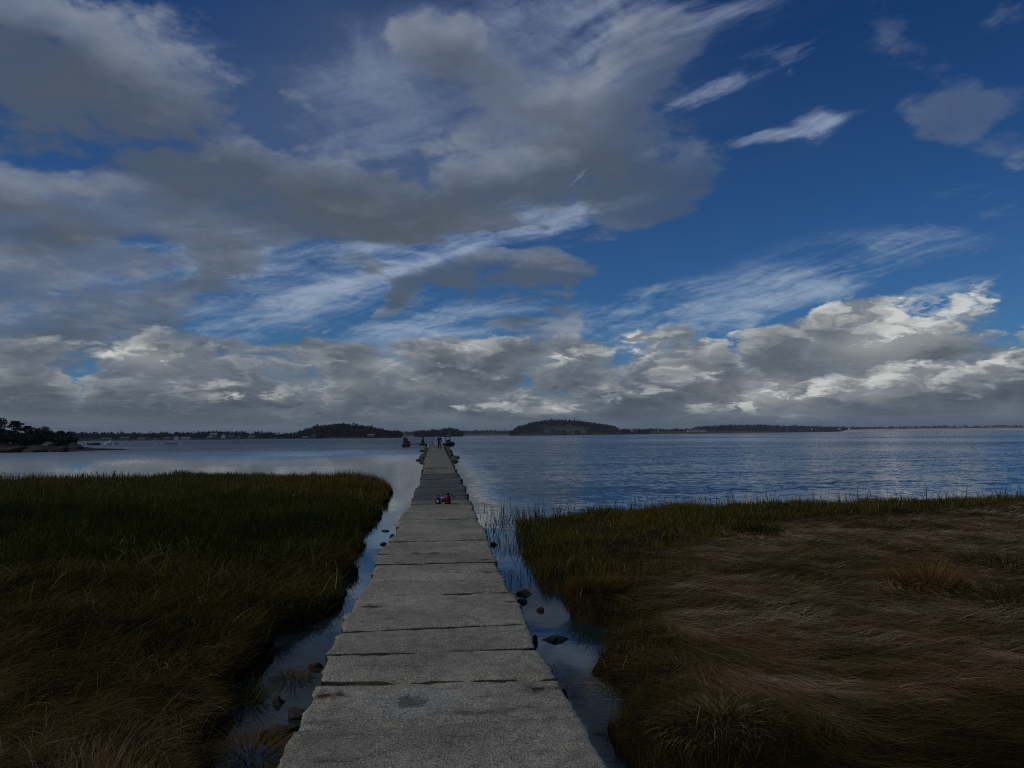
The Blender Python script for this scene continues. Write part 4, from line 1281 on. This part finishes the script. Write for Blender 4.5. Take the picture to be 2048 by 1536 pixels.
    i2 = Land([(826, 871), (842, 864), (870, 862), (890, 859), (908, 859), (918, 863), (926, 871)], 1250, 120, 7.5)
    i2.build('island', LM)
    woods('woods', i2, 420, 7, 11, 'round', 'dark trees on the small island behind the end of the jetty', 832, 922, .05, .8, 80, None, .16)
    lo = Land([(770, 868), (800, 864.5), (840, 865), (880, 868), (930, 861.5), (980, 861), (1040, 863), (1080, 866)], 2300, 300, 7)
    lo.build('hills', MEADOW)
    woods('woods', lo, 620, 6, 12, 'round', 'grey green woods on the low hills behind the small island', 780, 1070, .25, .85, 80, None, .5, mask=lambda px, v: v > .45 or rng.random() < .5)

    # --- the hill with conifers along its crest
    hl = Land([(1016, 866), (1040, 856), (1070, 848), (1100, 845), (1140, 845), (1180, 849), (1220, 855), (1260, 861), (1340, 865), (1500, 866)], 1480, 320, 2.5)
    hl.build('hill', hillm)
    woods('woods', hl, 1500, 6, 9, 'mixed', 'dark woods on the left flank and crest of the big hill', 1020, 1230, .05, .62, 70, None, .2, mask=lambda px, v: px < 1085 or v > .30 - .1 * abs(px - 1140) / 60)
    woods('woods', hl, 340, 5, 9, 'round', 'scrub woods along the right foot of the big hill', 1080, 1300, .02, .3, 80, None, .35, mask=lambda px, v: px > 1180 or v < .06)
    g = 'conifers along the crest of the big hill'
    for px in np.arange(1058, 1232, 4.6):
        if px > 1160 and rng.random() < .18: continue
        x = px + (rng.random() - .5) * 2.4
        y = 1480 + 320 * .44
        z = float(hl.h(np.array([at_d(x, 860, y).x]), np.array([y]))[0])
        p = at_d(x, 860, y); d = ray(x, 860)
        foot = CY - 0 + 0
        o = tree('conifer', x, 860, (10 + 4 * rng.random()) * (1.0 if px < 1165 else .8), 7.5 + 3 * rng.random(), y, 'conifer', 'dark pointed conifer in the row along the crest of the big hill', 'conifer', g, 170, M_NEEDLE, .3)
        o.location.z = z - 3.0
    tree('shore_tree', 1210, 866, 12, 21, 1500, 'round', 'dark dense round tree at the right foot of the big hill', 'tree', None, 260, None, .05)
    tree('shore_tree', 1278, 863, 8, 7, 1540, 'round', 'small round tree beside the white cottage on the low point', 'tree', None, 160, None, .1)
    house(1265, 863.4, 5, 2.6, 1500, 'small white cottage on the low grassy point right of the hill', M_WHITE, M_WHITE, 0)
    house(1272, 863.4, 4, 2.0, 1500, 'tan shed next to the small white cottage on the low point', M_TANWALL, M_ROOF, 0)

    # --- low meadow land, wooded ridge, dunes and beach to the right
    mp = Land([(1215, 866.5), (1300, 862), (1370, 862), (1440, 860.5), (1500, 861.5), (1560, 863)], 1750, 300, 0)
    mp.build('meadow', MEADOW)
    woods('woods', mp, 520, 5, 9, 'round', 'flat tree belt behind the meadow right of the big hill', 1240, 1500, .5, .9, 80, None, .42)
    for px, w, lab in [(1378, 7, 'leftmost white building in the pale row on the meadow'), (1386, 6, 'second white building in the pale row on the meadow'), (1394, 6, 'white building third from the right in the row on the meadow'), (1400, 5, 'narrow white building second from the right in the row on the meadow'), (1408, 8, 'rightmost and widest white building of the row on the meadow')]:
        house(px, 862.2, w, 3.0, 1762, lab, M_WHITE, M_GREYWALL, 0, group='pale buildings in a row on the meadow')
    rg = Land([(1370, 862), (1400, 854), (1440, 851.5), (1500, 850), (1560, 851.5), (1620, 853), (1700, 855.5), (1800, 856.5), (1900, 857)], 2300, 420, 9)
    rg.build('hills', LM)
    woods('woods', rg, 1700, 8, 14, 'round', 'grey green woods on the long low ridge to the right', 1385, 1900, .05, .9, 80, None, .45)
    bc = Land([(1672, 860.4), (1700, 858.0), (1760, 855.8), (1850, 854.2), (1950, 853.5), (2048, 853), (2400, 851)], 2150, 260, 0, .6)
    bc.build('beach', SANDM)
    woods('dune_scrub', bc, 420, 2.5, 7, 'round', 'dark scrub along the tops of the pale dunes at the right', 1680, 2200, .34, .95, 80, None, .5)
    for px, py, w, h, lab in [(1700, 857.6, 6, 2.6, 'white beach house at the left end of the dunes'), (1679, 857.9, 4, 2.4, 'small white house on the shore left of the dunes'), (1624, 858.5, 3, 2.4, 'tiny white house under the ridge left of the beach'),
                              (1930, 852.6, 6, 2.4, 'grey beach house on top of the dunes'), (1995, 852.2, 8, 2.2, 'pale beach house on the dunes near the right edge'), (2030, 851.8, 7, 2.2, 'rightmost beach house on the dunes')]:
        house(px, py, w, h, 2260, lab, M_WHITE if 'white' in lab else M_GREYWALL, M_GREYWALL, 0, group='beach houses on the dunes')
    # bright sand flat in front of the beach
    tag(Land([(1680, 860.6), (1740, 858.6), (1850, 857.0), (2048, 855.6), (2400, 853)], 2080, 90, 0, .8).build('sand_flat', land_mat('sand', (.70, .62, .50), (.66, .58, .46), .2, 3, (.60, .53, .42))), kind='structure')


M_LEDGE = stone_mat('ledge_rock', .18)
M_PALE = stone_mat('pale_rock', .38)


# ------------------------------------------------------------------ person, boats, floats, bottles
def deck_z(x, y):
    """height of the jetty's slabs under a point"""
    bpy.context.view_layer.update()
    hit, loc, *_ = SC.ray_cast(bpy.context.evaluated_depsgraph_get(), Vector((x, y, DECK + .35)), Vector((0, 0, -1)))
    return loc.z if hit else DECK


def skin_body(name, joints, bones, mat, parent=None, sub=2, loc=None):
    """one continuous surface grown on a skeleton: joints = {name: ((x, y, z), radius)}"""
    ks = list(joints)
    me = bpy.data.meshes.new(name)
    me.from_pydata([joints[k][0] for k in ks], [(ks.index(a), ks.index(b)) for a, b in bones], [])
    o = bpy.data.objects.new(name, me); C.objects.link(o)
    sk = o.modifiers.new('skin', 'SKIN'); sk.use_smooth_shade = True
    for i, k in enumerate(ks):
        r = joints[k][1]
        me.skin_vertices[0].data[i].radius = r if isinstance(r, tuple) else (r, r)
    me.skin_vertices[0].data[0].use_root = True
    s = o.modifiers.new('sub', 'SUBSURF'); s.levels = s.render_levels = sub
    me.materials.append(mat)
    if parent: o.parent = parent
    if loc: o.location = loc
    return o


def build_person():
    skin = plain('skin', (.34, .20, .14), .6, .1); jac = plain('dark_jacket', (.045, .055, .058), .85, .25, 20)
    tro = plain('dark_trousers', (.020, .021, .026), .85, .25, 20); hair = plain('dark_cap', (.025, .028, .03), .9, .2); shoe = plain('dark_shoe', (.03, .027, .024), .7, .2)
    foot = at_z(878.5, 898.3, DECK + .01)
    J = {'pelvis': ((0, 0, .92), (.15, .11)), 'waist': ((0, .01, 1.08), (.145, .105)), 'chest': ((0, .0, 1.30), (.17, .12)), 'neckb': ((0, .0, 1.44), (.075, .07)), 'neck': ((0, .03, 1.50), .052),
         'head': ((0, .05, 1.58), (.072, .085)), 'crown': ((0, .045, 1.67), (.066, .08)), 'nose': ((0, .145, 1.585), .014), 'earl': ((-.082, .045, 1.585), .016), 'earr': ((.082, .045, 1.585), .016)}
    B = [('pelvis', 'waist'), ('waist', 'chest'), ('chest', 'neckb'), ('neckb', 'neck'), ('neck', 'head'), ('head', 'crown'), ('head', 'nose'), ('head', 'earl'), ('head', 'earr')]
    for s, n, fy, ky in ((-1, 'l', .10, .06), (1, 'r', -.12, .0)):
        J.update({'hip' + n: ((s * .10, 0, .86), .088), 'knee' + n: ((s * .11, ky + .03, .48), .058), 'ank' + n: ((s * .115, fy, .085), .038), 'toe' + n: ((s * .13, fy + .17, .035), .036),
                  'sho' + n: ((s * .20, -.01, 1.39), .062), 'elb' + n: ((s * .275, -.05 * s, 1.12), .042), 'wri' + n: ((s * .315, .05 - .10 * (s > 0), .89), .028), 'palm' + n: ((s * .325, .06 - .1 * (s > 0), .82), .03)})
        B += [('pelvis', 'hip' + n), ('hip' + n, 'knee' + n), ('knee' + n, 'ank' + n), ('ank' + n, 'toe' + n), ('chest', 'sho' + n), ('sho' + n, 'elb' + n), ('elb' + n, 'wri' + n), ('wri' + n, 'palm' + n)]
        for k in range(5):                                   # four curled fingers and a thumb
            y0 = .06 - .1 * (s > 0) + (-.033 + .019 * k if k < 4 else .045)
            L = (.070, .078, .074, .060, .045)[k]
            x0 = s * (.327 if k < 4 else .318)
            J.update({'f%d%s' % (k, n): ((x0, y0, .79 if k < 4 else .83), .010), 'g%d%s' % (k, n): ((x0 - s * .008, y0 + .004, (.79 if k < 4 else .83) - L * .55), .009), 'h%d%s' % (k, n): ((x0 - s * .022, y0 + .006, (.79 if k < 4 else .83) - L), .007)})
            B += [('palm' + n, 'f%d%s' % (k, n)), ('f%d%s' % (k, n), 'g%d%s' % (k, n)), ('g%d%s' % (k, n), 'h%d%s' % (k, n))]
    root = empty('person', (foot.x, foot.y, deck_z(foot.x, foot.y)), R(3))
    root.scale = (.98, .98, .98)
    tag(root, 'person in a dark jacket and dark trousers walking away along the jetty', 'person', None)
    skin_body('body', J, B, skin, root)
    def wear(name, keys, bones, grow, mat):
        JJ = {k: (J[k][0], tuple(a + grow for a in (J[k][1] if isinstance(J[k][1], tuple) else (J[k][1],) * 2))) for k in keys}
        return skin_body(name, JJ, bones, mat, root)
    JK = {k: (p, tuple(a + .03 for a in (r if isinstance(r, tuple) else (r, r)))) for k, (p, r) in J.items() if k in ('pelvis', 'waist', 'chest', 'neckb', 'shol', 'shor', 'elbl', 'elbr', 'wril', 'wrir')}
    JK['pelvis'] = ((0, 0, .82), (.20, .16))
    skin_body('jacket', JK, [b for b in B if b[0] in JK and b[1] in JK], jac, root)
    wear('trousers', ['pelvis', 'hipl', 'hipr', 'kneel', 'kneer', 'ankl', 'ankr'], [b for b in B if b[0] in ('pelvis', 'hipl', 'hipr', 'kneel', 'kneer') and b[1] in ('hipl', 'hipr', 'kneel', 'kneer', 'ankl', 'ankr')], .022, tro)
    for n in 'lr':
        wear('shoe', ['ank' + n, 'toe' + n], [('ank' + n, 'toe' + n)], .012, shoe)
    skin_body('cap', {'a': ((0, .03, 1.60), (.092, .105)), 'b': ((0, .035, 1.68), (.082, .095)), 'c': ((0, .035, 1.715), (.05, .06)), 'd': ((0, .17, 1.66), (.055, .012))}, [('a', 'b'), ('b', 'c'), ('b', 'd')], hair, root)


BLACK = plain('black_rubber', (.012, .012, .014), .55, .3)
DKMETAL = plain('dark_metal', (.035, .036, .038), .5, .3, 8, .3)
STEEL = plain('steel', (.45, .46, .47), .35, .15, 8, .8)
REDP = plain('red_paint', (.13, .013, .012), .5, .3)
RUSTY = plain('brown_timber', (.085, .055, .035), .85, .35, 4)
PALE = plain('pale_plastic', (.55, .54, .50), .5, .1)
ORANGE = plain('faded_red_cloth', (.34, .10, .085), .8, .2)


def hull(L, B, D, bow=.45, name='hull', mat=None, parent=None, deck=True, flare=.8):
    """a pointed boat hull along +x (bow), transom at the stern, waterline near z = 0"""
    st = np.linspace(0, 1, 15); v, f = [], []
    for u in st:
        w = B / 2 * (1 - max(0, (u - bow) / (1 - bow)) ** 2.2) * (.9 + .1 * min(1, u * 4)) + .004
        sh = D * (.82 + .34 * u ** 2)
        x = (u - .5) * L
        v += [(x - .06 * L * u * 0, 0, -.25 * D * (1 - u ** 4)), (x, w * flare * .75, -.05 * D), (x + .03 * L * u ** 3, w, sh), (x + .03 * L * u ** 3, 0, sh - .02), (x + .03 * L * u ** 3, -w, sh), (x, -w * flare * .75, -.05 * D)]
    for i in range(len(st) - 1):
        for k in range(6):
            f.append((i * 6 + k, (i + 1) * 6 + k, (i + 1) * 6 + (k + 1) % 6, i * 6 + (k + 1) % 6))
    f.append((5, 4, 3, 2, 1, 0)); f.append(tuple(len(v) - 6 + k for k in range(6)))
    return mobj(name, v, f, mat, parent)


def motorboat(px, py, length, label, dist, rz, hullmat, cabin=True, name='motorboat', group=None):
    w = at_d(px, py, dist)
    root = empty(name, (w.x, w.y, 0), rz); tag(root, label, 'boat', group)
    L, B, D = length, length * .36, length * .17
    hull(L, B, D, mat=hullmat, parent=root)
    if cabin:
        c = MB().prism([(-L * .10, D * .8), (L * .30, D * .9), (L * .20, D * 1.55), (L * .02, D * 2.2), (-L * .10, D * 2.2)], -B * .34, B * .34).build('cabin', M_WHITE, root)
        MB().prism([(L * .055, D * 1.55), (L * .17, D * 1.55), (L * .045, D * 2.08), (-.0 * L, D * 2.08)], -B * .35, B * .35).build('windshield', M_PANE, c)
        MB().box((-L * .06, 0, D * 2.3), (L * .16, B * .36, D * .06)).build('hardtop', M_WHITE, root)
    else:
        MB().box((L * .02, 0, D * 1.15), (L * .07, B * .16, D * .5), 0, .8).build('console', M_WHITE, root)
    MB().box((-L * .53, 0, D * .75), (L * .035, B * .09, D * .55), 0, .7).build('outboard', BLACK, root)
    return root


def buoy(px, py, r, dist, label, mat, group, name='mooring_buoy'):
    w = at_d(px, py, dist)
    o = MB().lathe([(.001, -r * .8), (r * .7, -r * .6), (r, 0), (r * .8, r * .6), (r * .3, r * .95), (r * .1, r * 1.0), (r * .1, r * 1.3), (.001, r * 1.32)], n=12).build(name, mat, None, True)
    o.location = (w.x, w.y, r * .25)
    tag(o, label, 'buoy', group)


def build_things():
    # ---- two bottles and a cup on the slabs
    c = at_z(895.5, 1006.5, DECK); k = c.y / F
    root = empty('flask', (c.x, c.y, deck_z(c.x, c.y) - .003), R(10)); tag(root, 'tall red flask with a black top and hanging strap on the jetty slabs', 'flask')
    RED = plain('dull_red_metal', (.12, .009, .011), .4, .2, 30)
    r, h = 6.1 * k, 20.0 * k
    MB().lathe([(.001, 0), (r * .92, 0), (r, h * .03), (r, h * .74), (r * .86, h * .86), (r * .50, h * .96), (r * .46, h)], n=28).build('bottle', RED, root, True)
    cp = MB().lathe([(r * .5, h), (r * .56, h * 1.005), (r * .56, h * 1.12), (r * .35, h * 1.17), (.001, h * 1.175)], n=20).build('cap', BLACK, root, True)
    pts = [(r * .5, 0, h * 1.06), (r * .95, -.01, h * 1.02), (r * 1.35, -.015, h * .96), (r * 1.75, -.02, h * .82), (r * 1.95, -.02, h * .70)]
    MB().tube(pts, .010, 6).build('strap', BLACK, root)
    c = at_z(876, 1006.8, DECK)
    root = empty('jug', (c.x, c.y, deck_z(c.x, c.y) - .003), R(-6)); tag(root, 'short black jug with a loop handle and white label left of the red flask', 'jug')
    r, h = 5.5 * k, 12.6 * k
    MB().lathe([(.001, 0), (r * .95, 0), (r, h * .05), (r, h * .82), (r * .88, h * .95), (r * .60, h), (.001, h * 1.01)], n=26).build('body', BLACK, root, True)
    MB().tube([(-r * .34, 0, h * .98), (-r * .36, 0, h * 1.32), (-r * .18, 0, h * 1.46), (r * .18, 0, h * 1.46), (r * .36, 0, h * 1.32), (r * .34, 0, h * .98)], .011, 7).build('handle', BLACK, root)
    a0, a1 = R(-90 - 24), R(-90 + 26)
    v = [(r * 1.012 * math.cos(a0 + (a1 - a0) * i / 6), r * 1.012 * math.sin(a0 + (a1 - a0) * i / 6), h * z) for z in (.42, .72) for i in range(7)]
    mobj('sticker', v, [(i, i + 1, i + 8, i + 7) for i in range(6)], M_WHITE, root)
    MB().tube([(-r * .98, 0, h * .70), (-r * 1.30, 0, h * .72)], .016, 8).build('spout', STEEL, root)
    c = at_z(885.8, 1004.5, DECK)
    root = empty('cup', (c.x, c.y + .10, deck_z(c.x, c.y + .1) - .002)); tag(root, 'small pale metal cup between the black jug and the red flask', 'cup')
    r, h = 4.1 * k, 9.6 * k
    MB().lathe([(.001, 0), (r * .8, 0), (r * .85, h * .1), (r, h * .75)], n=22).build('vessel', DKMETAL, root, True)
    MB().lathe([(r * 1.0, h * .75), (r * 1.05, h * .76), (r * 1.05, h * .98), (r * .9, h), (.001, h * .98)], n=22).build('rim', STEEL, root, True)

    # ---- inflatable workboat at the end of the jetty
    w = at_d(896.5, 891, 150)
    root = empty('inflatable_boat', (w.x, w.y, 0), R(-78)); tag(root, 'black inflatable boat with a frame and aerial moored right of the jetty end', 'boat')
    pts, rr = [], []
    for u in np.linspace(0, 1, 25):
        a = u * 2 - 1
        x = 2.3 - 3.6 * abs(a) ** 1.7; y = .88 * math.copysign(min(1, abs(a) * 2.1) ** .7, a)
        pts.append((x, y, .42 + .28 * max(0, (x - .6) / 1.7) ** 2)); rr.append(.27 if abs(a) < .93 else .27 - (abs(a) - .93) * 2.2)
    MB().tube(pts, rr, 10).build('tube', BLACK, root, True)
    MB().prism([(-1.35, .05), (1.5, .05), (1.9, .38), (-1.35, .38)], -.65, .65).build('floor', DKMETAL, root)
    MB().box((.15, 0, .82), (.30, .34, .46), 0, .8).build('console', DKMETAL, root)
    MB().box((.0, .02, 1.22), (.16, .22, .20), 0, .7).build('chart_cover', PALE, root)
    MB().box((-.55, 0, .74), (.26, .40, .34), 0, .9).build('seat', ORANGE, root)
    fr = MB()
    for y in (-.44, .44):
        fr.tube([(-.95, y * 1.15, .5), (-.85, y, 1.2), (-.70, y * .9, 1.92)], .045, 7)
        fr.tube([(.35, y, .5), (.15, y * .95, 1.92)], .04, 7)
    fr.tube([(-.70, -.50, 1.92), (-.70, .50, 1.92)], .045, 7); fr.tube([(.15, -.5, 1.92), (.15, .5, 1.92)], .045, 7)
    fr.box((-.28, 0, 1.96), (.55, .46, .035))
    f = fr.build('frame', BLACK, root)
    MB().lathe([(.10, 0), (.12, .08), (.09, .2), (.001, .22)], (-.4, -.12, 2.0), 12).build('lamp', PALE, f, True)
    MB().lathe([(.07, 0), (.09, .06), (.06, .16), (.001, .18)], (-.2, .22, 2.0), 12).build('lamp', PALE, f, True)
    MB().tube([(-.75, .46, 1.95), (-.80, .50, 3.15)], [.028, .014], 6).build('aerial', PALE, root)
    ob = MB().box((-1.62, 0, .85), (.20, .19, .30), 0, .75).build('outboard', BLACK, root)
    MB().box((-1.60, 0, .3), (.08, .06, .35)).build('shaft', DKMETAL, ob)

    # ---- work float left of the jetty end
    w = at_d(829.5, 893, 147)
    root = empty('work_float', (w.x, w.y, 0), R(-6)); tag(root, 'low work float on two brown pontoons left of the jetty end', 'float')
    for x in (-1.68, 1.72):
        p = MB().box((x, 0, .14), (.66, 1.1, .34)).build('pontoon', RUSTY, root)
        MB().box((x, -1.115, .10), (.50, .02, .12)).build('panel', PALE if x > 0 else RUSTY, p)
    MB().box((0, 0, .56), (2.36, 1.15, .085)).build('deck', DKMETAL, root)
    m = MB()
    for y in (-1.0, 1.0): m.tube([(-2.4, y, -.06), (2.4, y, -.06)], .05, 6)
    m.build('rail', DKMETAL, root)
    r2 = empty('winch_box', (w.x - 1.72, w.y, .645), R(-6)); tag(r2, 'upright dark red box on the left end of the work float', 'box')
    MB().prism([(-.36, 0), (.36, 0), (.36, .85), (.05, 1.22), (-.30, 1.28), (-.36, 1.2)], -.4, .4).build('case', REDP, r2)
    MB().box((-.40, 0, .62), (.035, .42, .62)).build('backboard', DKMETAL, r2)
    MB().box((.58, 0, .26), (.20, .3, .26), 0, .8).build('drum', RUSTY, r2)
    MB().box((-.12, -.42, .10), (.09, .02, .07)).build('plate', PALE, r2)
    r3 = empty('mooring_post', (w.x + 1.55, w.y, .645), 0); tag(r3, 'dark tapered post with a pale top on the right end of the work float', 'post')
    MB().lathe([(.44, 0), (.38, .12), (.31, .35), (.25, .70), (.23, .95), (.001, .96)], n=16).build('cone', BLACK, r3, True)
    MB().lathe([(.20, .95), (.21, 1.02), (.23, 1.20), (.22, 1.50), (.16, 1.60), (.001, 1.61)], n=14).build('head', RUSTY, r3, True)
    MB().lathe([(.20, .93), (.215, .94), (.215, 1.0), (.20, 1.01)], n=14).build('band', PALE, r3, True)

    # ---- fittings at the end of the jetty
    w = at_z(868.3, 888.5, DECK)
    root = empty('ladder', (w.x, w.y, DECK)); tag(root, 'thin grey ladder rails standing at the far end of the jetty', 'ladder')
    for x in (-.17, .17): MB().tube([(x, 0, -1.0), (x, 0, .85), (x, -.12, 1.0), (x, -.3, .98)], .028, 6).build('rail', STEEL, root)
    m = MB()
    for z in (-.6, -.3, 0, .3): m.tube([(-.17, 0, z), (.17, 0, z)], .02, 5)
    m.build('rungs', STEEL, root)
    w = at_d(857, 892.5, 116)
    o = MB().lathe([(.001, 0), (.14, .05), (.17, .25), (.15, .62), (.05, .72), (.05, .82), (.001, .83)], n=14).build('fender', PALE, None, True)
    o.location = (w.x, w.y, .1); tag(o, 'pale fender lying against the left side of the jetty near its end', 'fender')
    w = at_d(861, 893, 118)
    o = MB().tube([(-.25, 0, -.3), (.42, 0, 1.15)], [.07, .05], 8).build('leaning_pole', BLACK)
    o.location = (w.x, w.y, .0); tag(o, 'dark pole leaning against the left side of the jetty near its end', 'pole')

    # ---- moored boats, floats and buoys
    motorboat(220, 889, 4.7, 'white motor cruiser with a raised cabin moored off the left headland', 296, R(172), M_WHITE)
    motorboat(188, 888.5, 4.2, 'boat with a dark hull and white cabin moored left of the white cruiser', 300, R(10), DKMETAL)
    w = at_d(229, 888.8, 285)
    root = empty('dinghy', (w.x, w.y, 0), R(160)); tag(root, 'small white dinghy floating just right of the white cruiser', 'dinghy')
    hull(2.2, .95, .42, mat=M_WHITE, parent=root); MB().box((0, 0, .43), (.16, .40, .03)).build('thwart', RUSTY, root)
    w = at_d(342, 887.8, 290)
    root = empty('raft', (w.x, w.y, 0)); tag(root, 'dark low raft with a thin rail far off the left marsh', 'raft')
    MB().box((0, 0, .10), (2.3, 1.0, .16)).build('deck', BLACK, root)
    m = MB()
    for x in (-.3, .9): m.tube([(x, 0, .2), (x, 0, .95)], .035, 5)
    m.tube([(-.5, 0, .95), (1.1, 0, .95)], .03, 5); m.build('rail', STEEL, root)
    g = 'white mooring buoys off the left shore'
    for px, py, lab in [(244, 888.2, 'white mooring buoy nearest the moored cruiser'), (259.5, 887.6, 'white mooring buoy second from the moored cruiser'), (314, 886.7, 'leftmost of the two white buoys left of the dark raft'),
                        (324, 887.0, 'white mooring buoy just left of the dark raft'), (360, 886.7, 'white mooring buoy just right of the dark raft')]:
        buoy(px, py, .30, 295, lab, M_WHITE, g)
    g = 'dark channel buoys in the bay'
    buoy(1168, 875.5, .42, 440, 'dark buoy in open water below the big hill', BLACK, g, 'channel_buoy')
    buoy(1874, 866.5, .42, 540, 'dark buoy in open water off the beach on the right', BLACK, g, 'channel_buoy')
    motorboat(665, 877.3, 4.6, 'small white boat moored in front of the larger wooded island', 760, R(5), M_WHITE, False)
    motorboat(593, 877.4, 3.2, 'tiny white boat off the left end of the larger wooded island', 800, R(40), M_WHITE, False)
    motorboat(1505, 864.2, 4.0, 'small white motorboat on the far water left of the sailboat', 1500, R(20), M_WHITE, False)
    w = at_d(1575, 865, 1500)
    root = empty('sailboat', (w.x, w.y, 0), R(15)); tag(root, 'white sailboat with a bare mast far out before the right ridge', 'sailboat')
    hull(6.5, 2.2, .9, mat=M_WHITE, parent=root); MB().box((-.3, 0, 1.15), (1.2, .6, .3), 0, .8).build('cabin', M_WHITE, root)
    MB().tube([(.5, 0, .8), (.5, 0, 12.0)], [.16, .10], 6).build('mast', M_WHITE, root); MB().tube([(.5, 0, 2.0), (-2.4, 0, 2.0)], .10, 6).build('boom', M_WHITE, root)


def build_haze():
    m = bpy.data.materials.new('sea_haze'); m.use_nodes = True
    t = m.node_tree; t.nodes.clear()
    o = t.nodes.new('ShaderNodeOutputMaterial'); v = t.nodes.new('ShaderNodeVolumePrincipled')
    v.inputs['Color'].default_value = (.80, .88, .95, 1); v.inputs['Density'].default_value = HAZE
    t.links.new(v.outputs[0], o.inputs['Volume'])
    h = MB().box((0, 1500, 30), (27000, 27000, 38)).build('haze', m)
    tag(h, kind='stuff')


HAZE = 0.00010
# ------------------------------------------------------------------ build it
build_water()
build_marsh()
build_jetty()
build_rocks()
build_grass()
build_person()
build_things()
build_far()
build_haze()
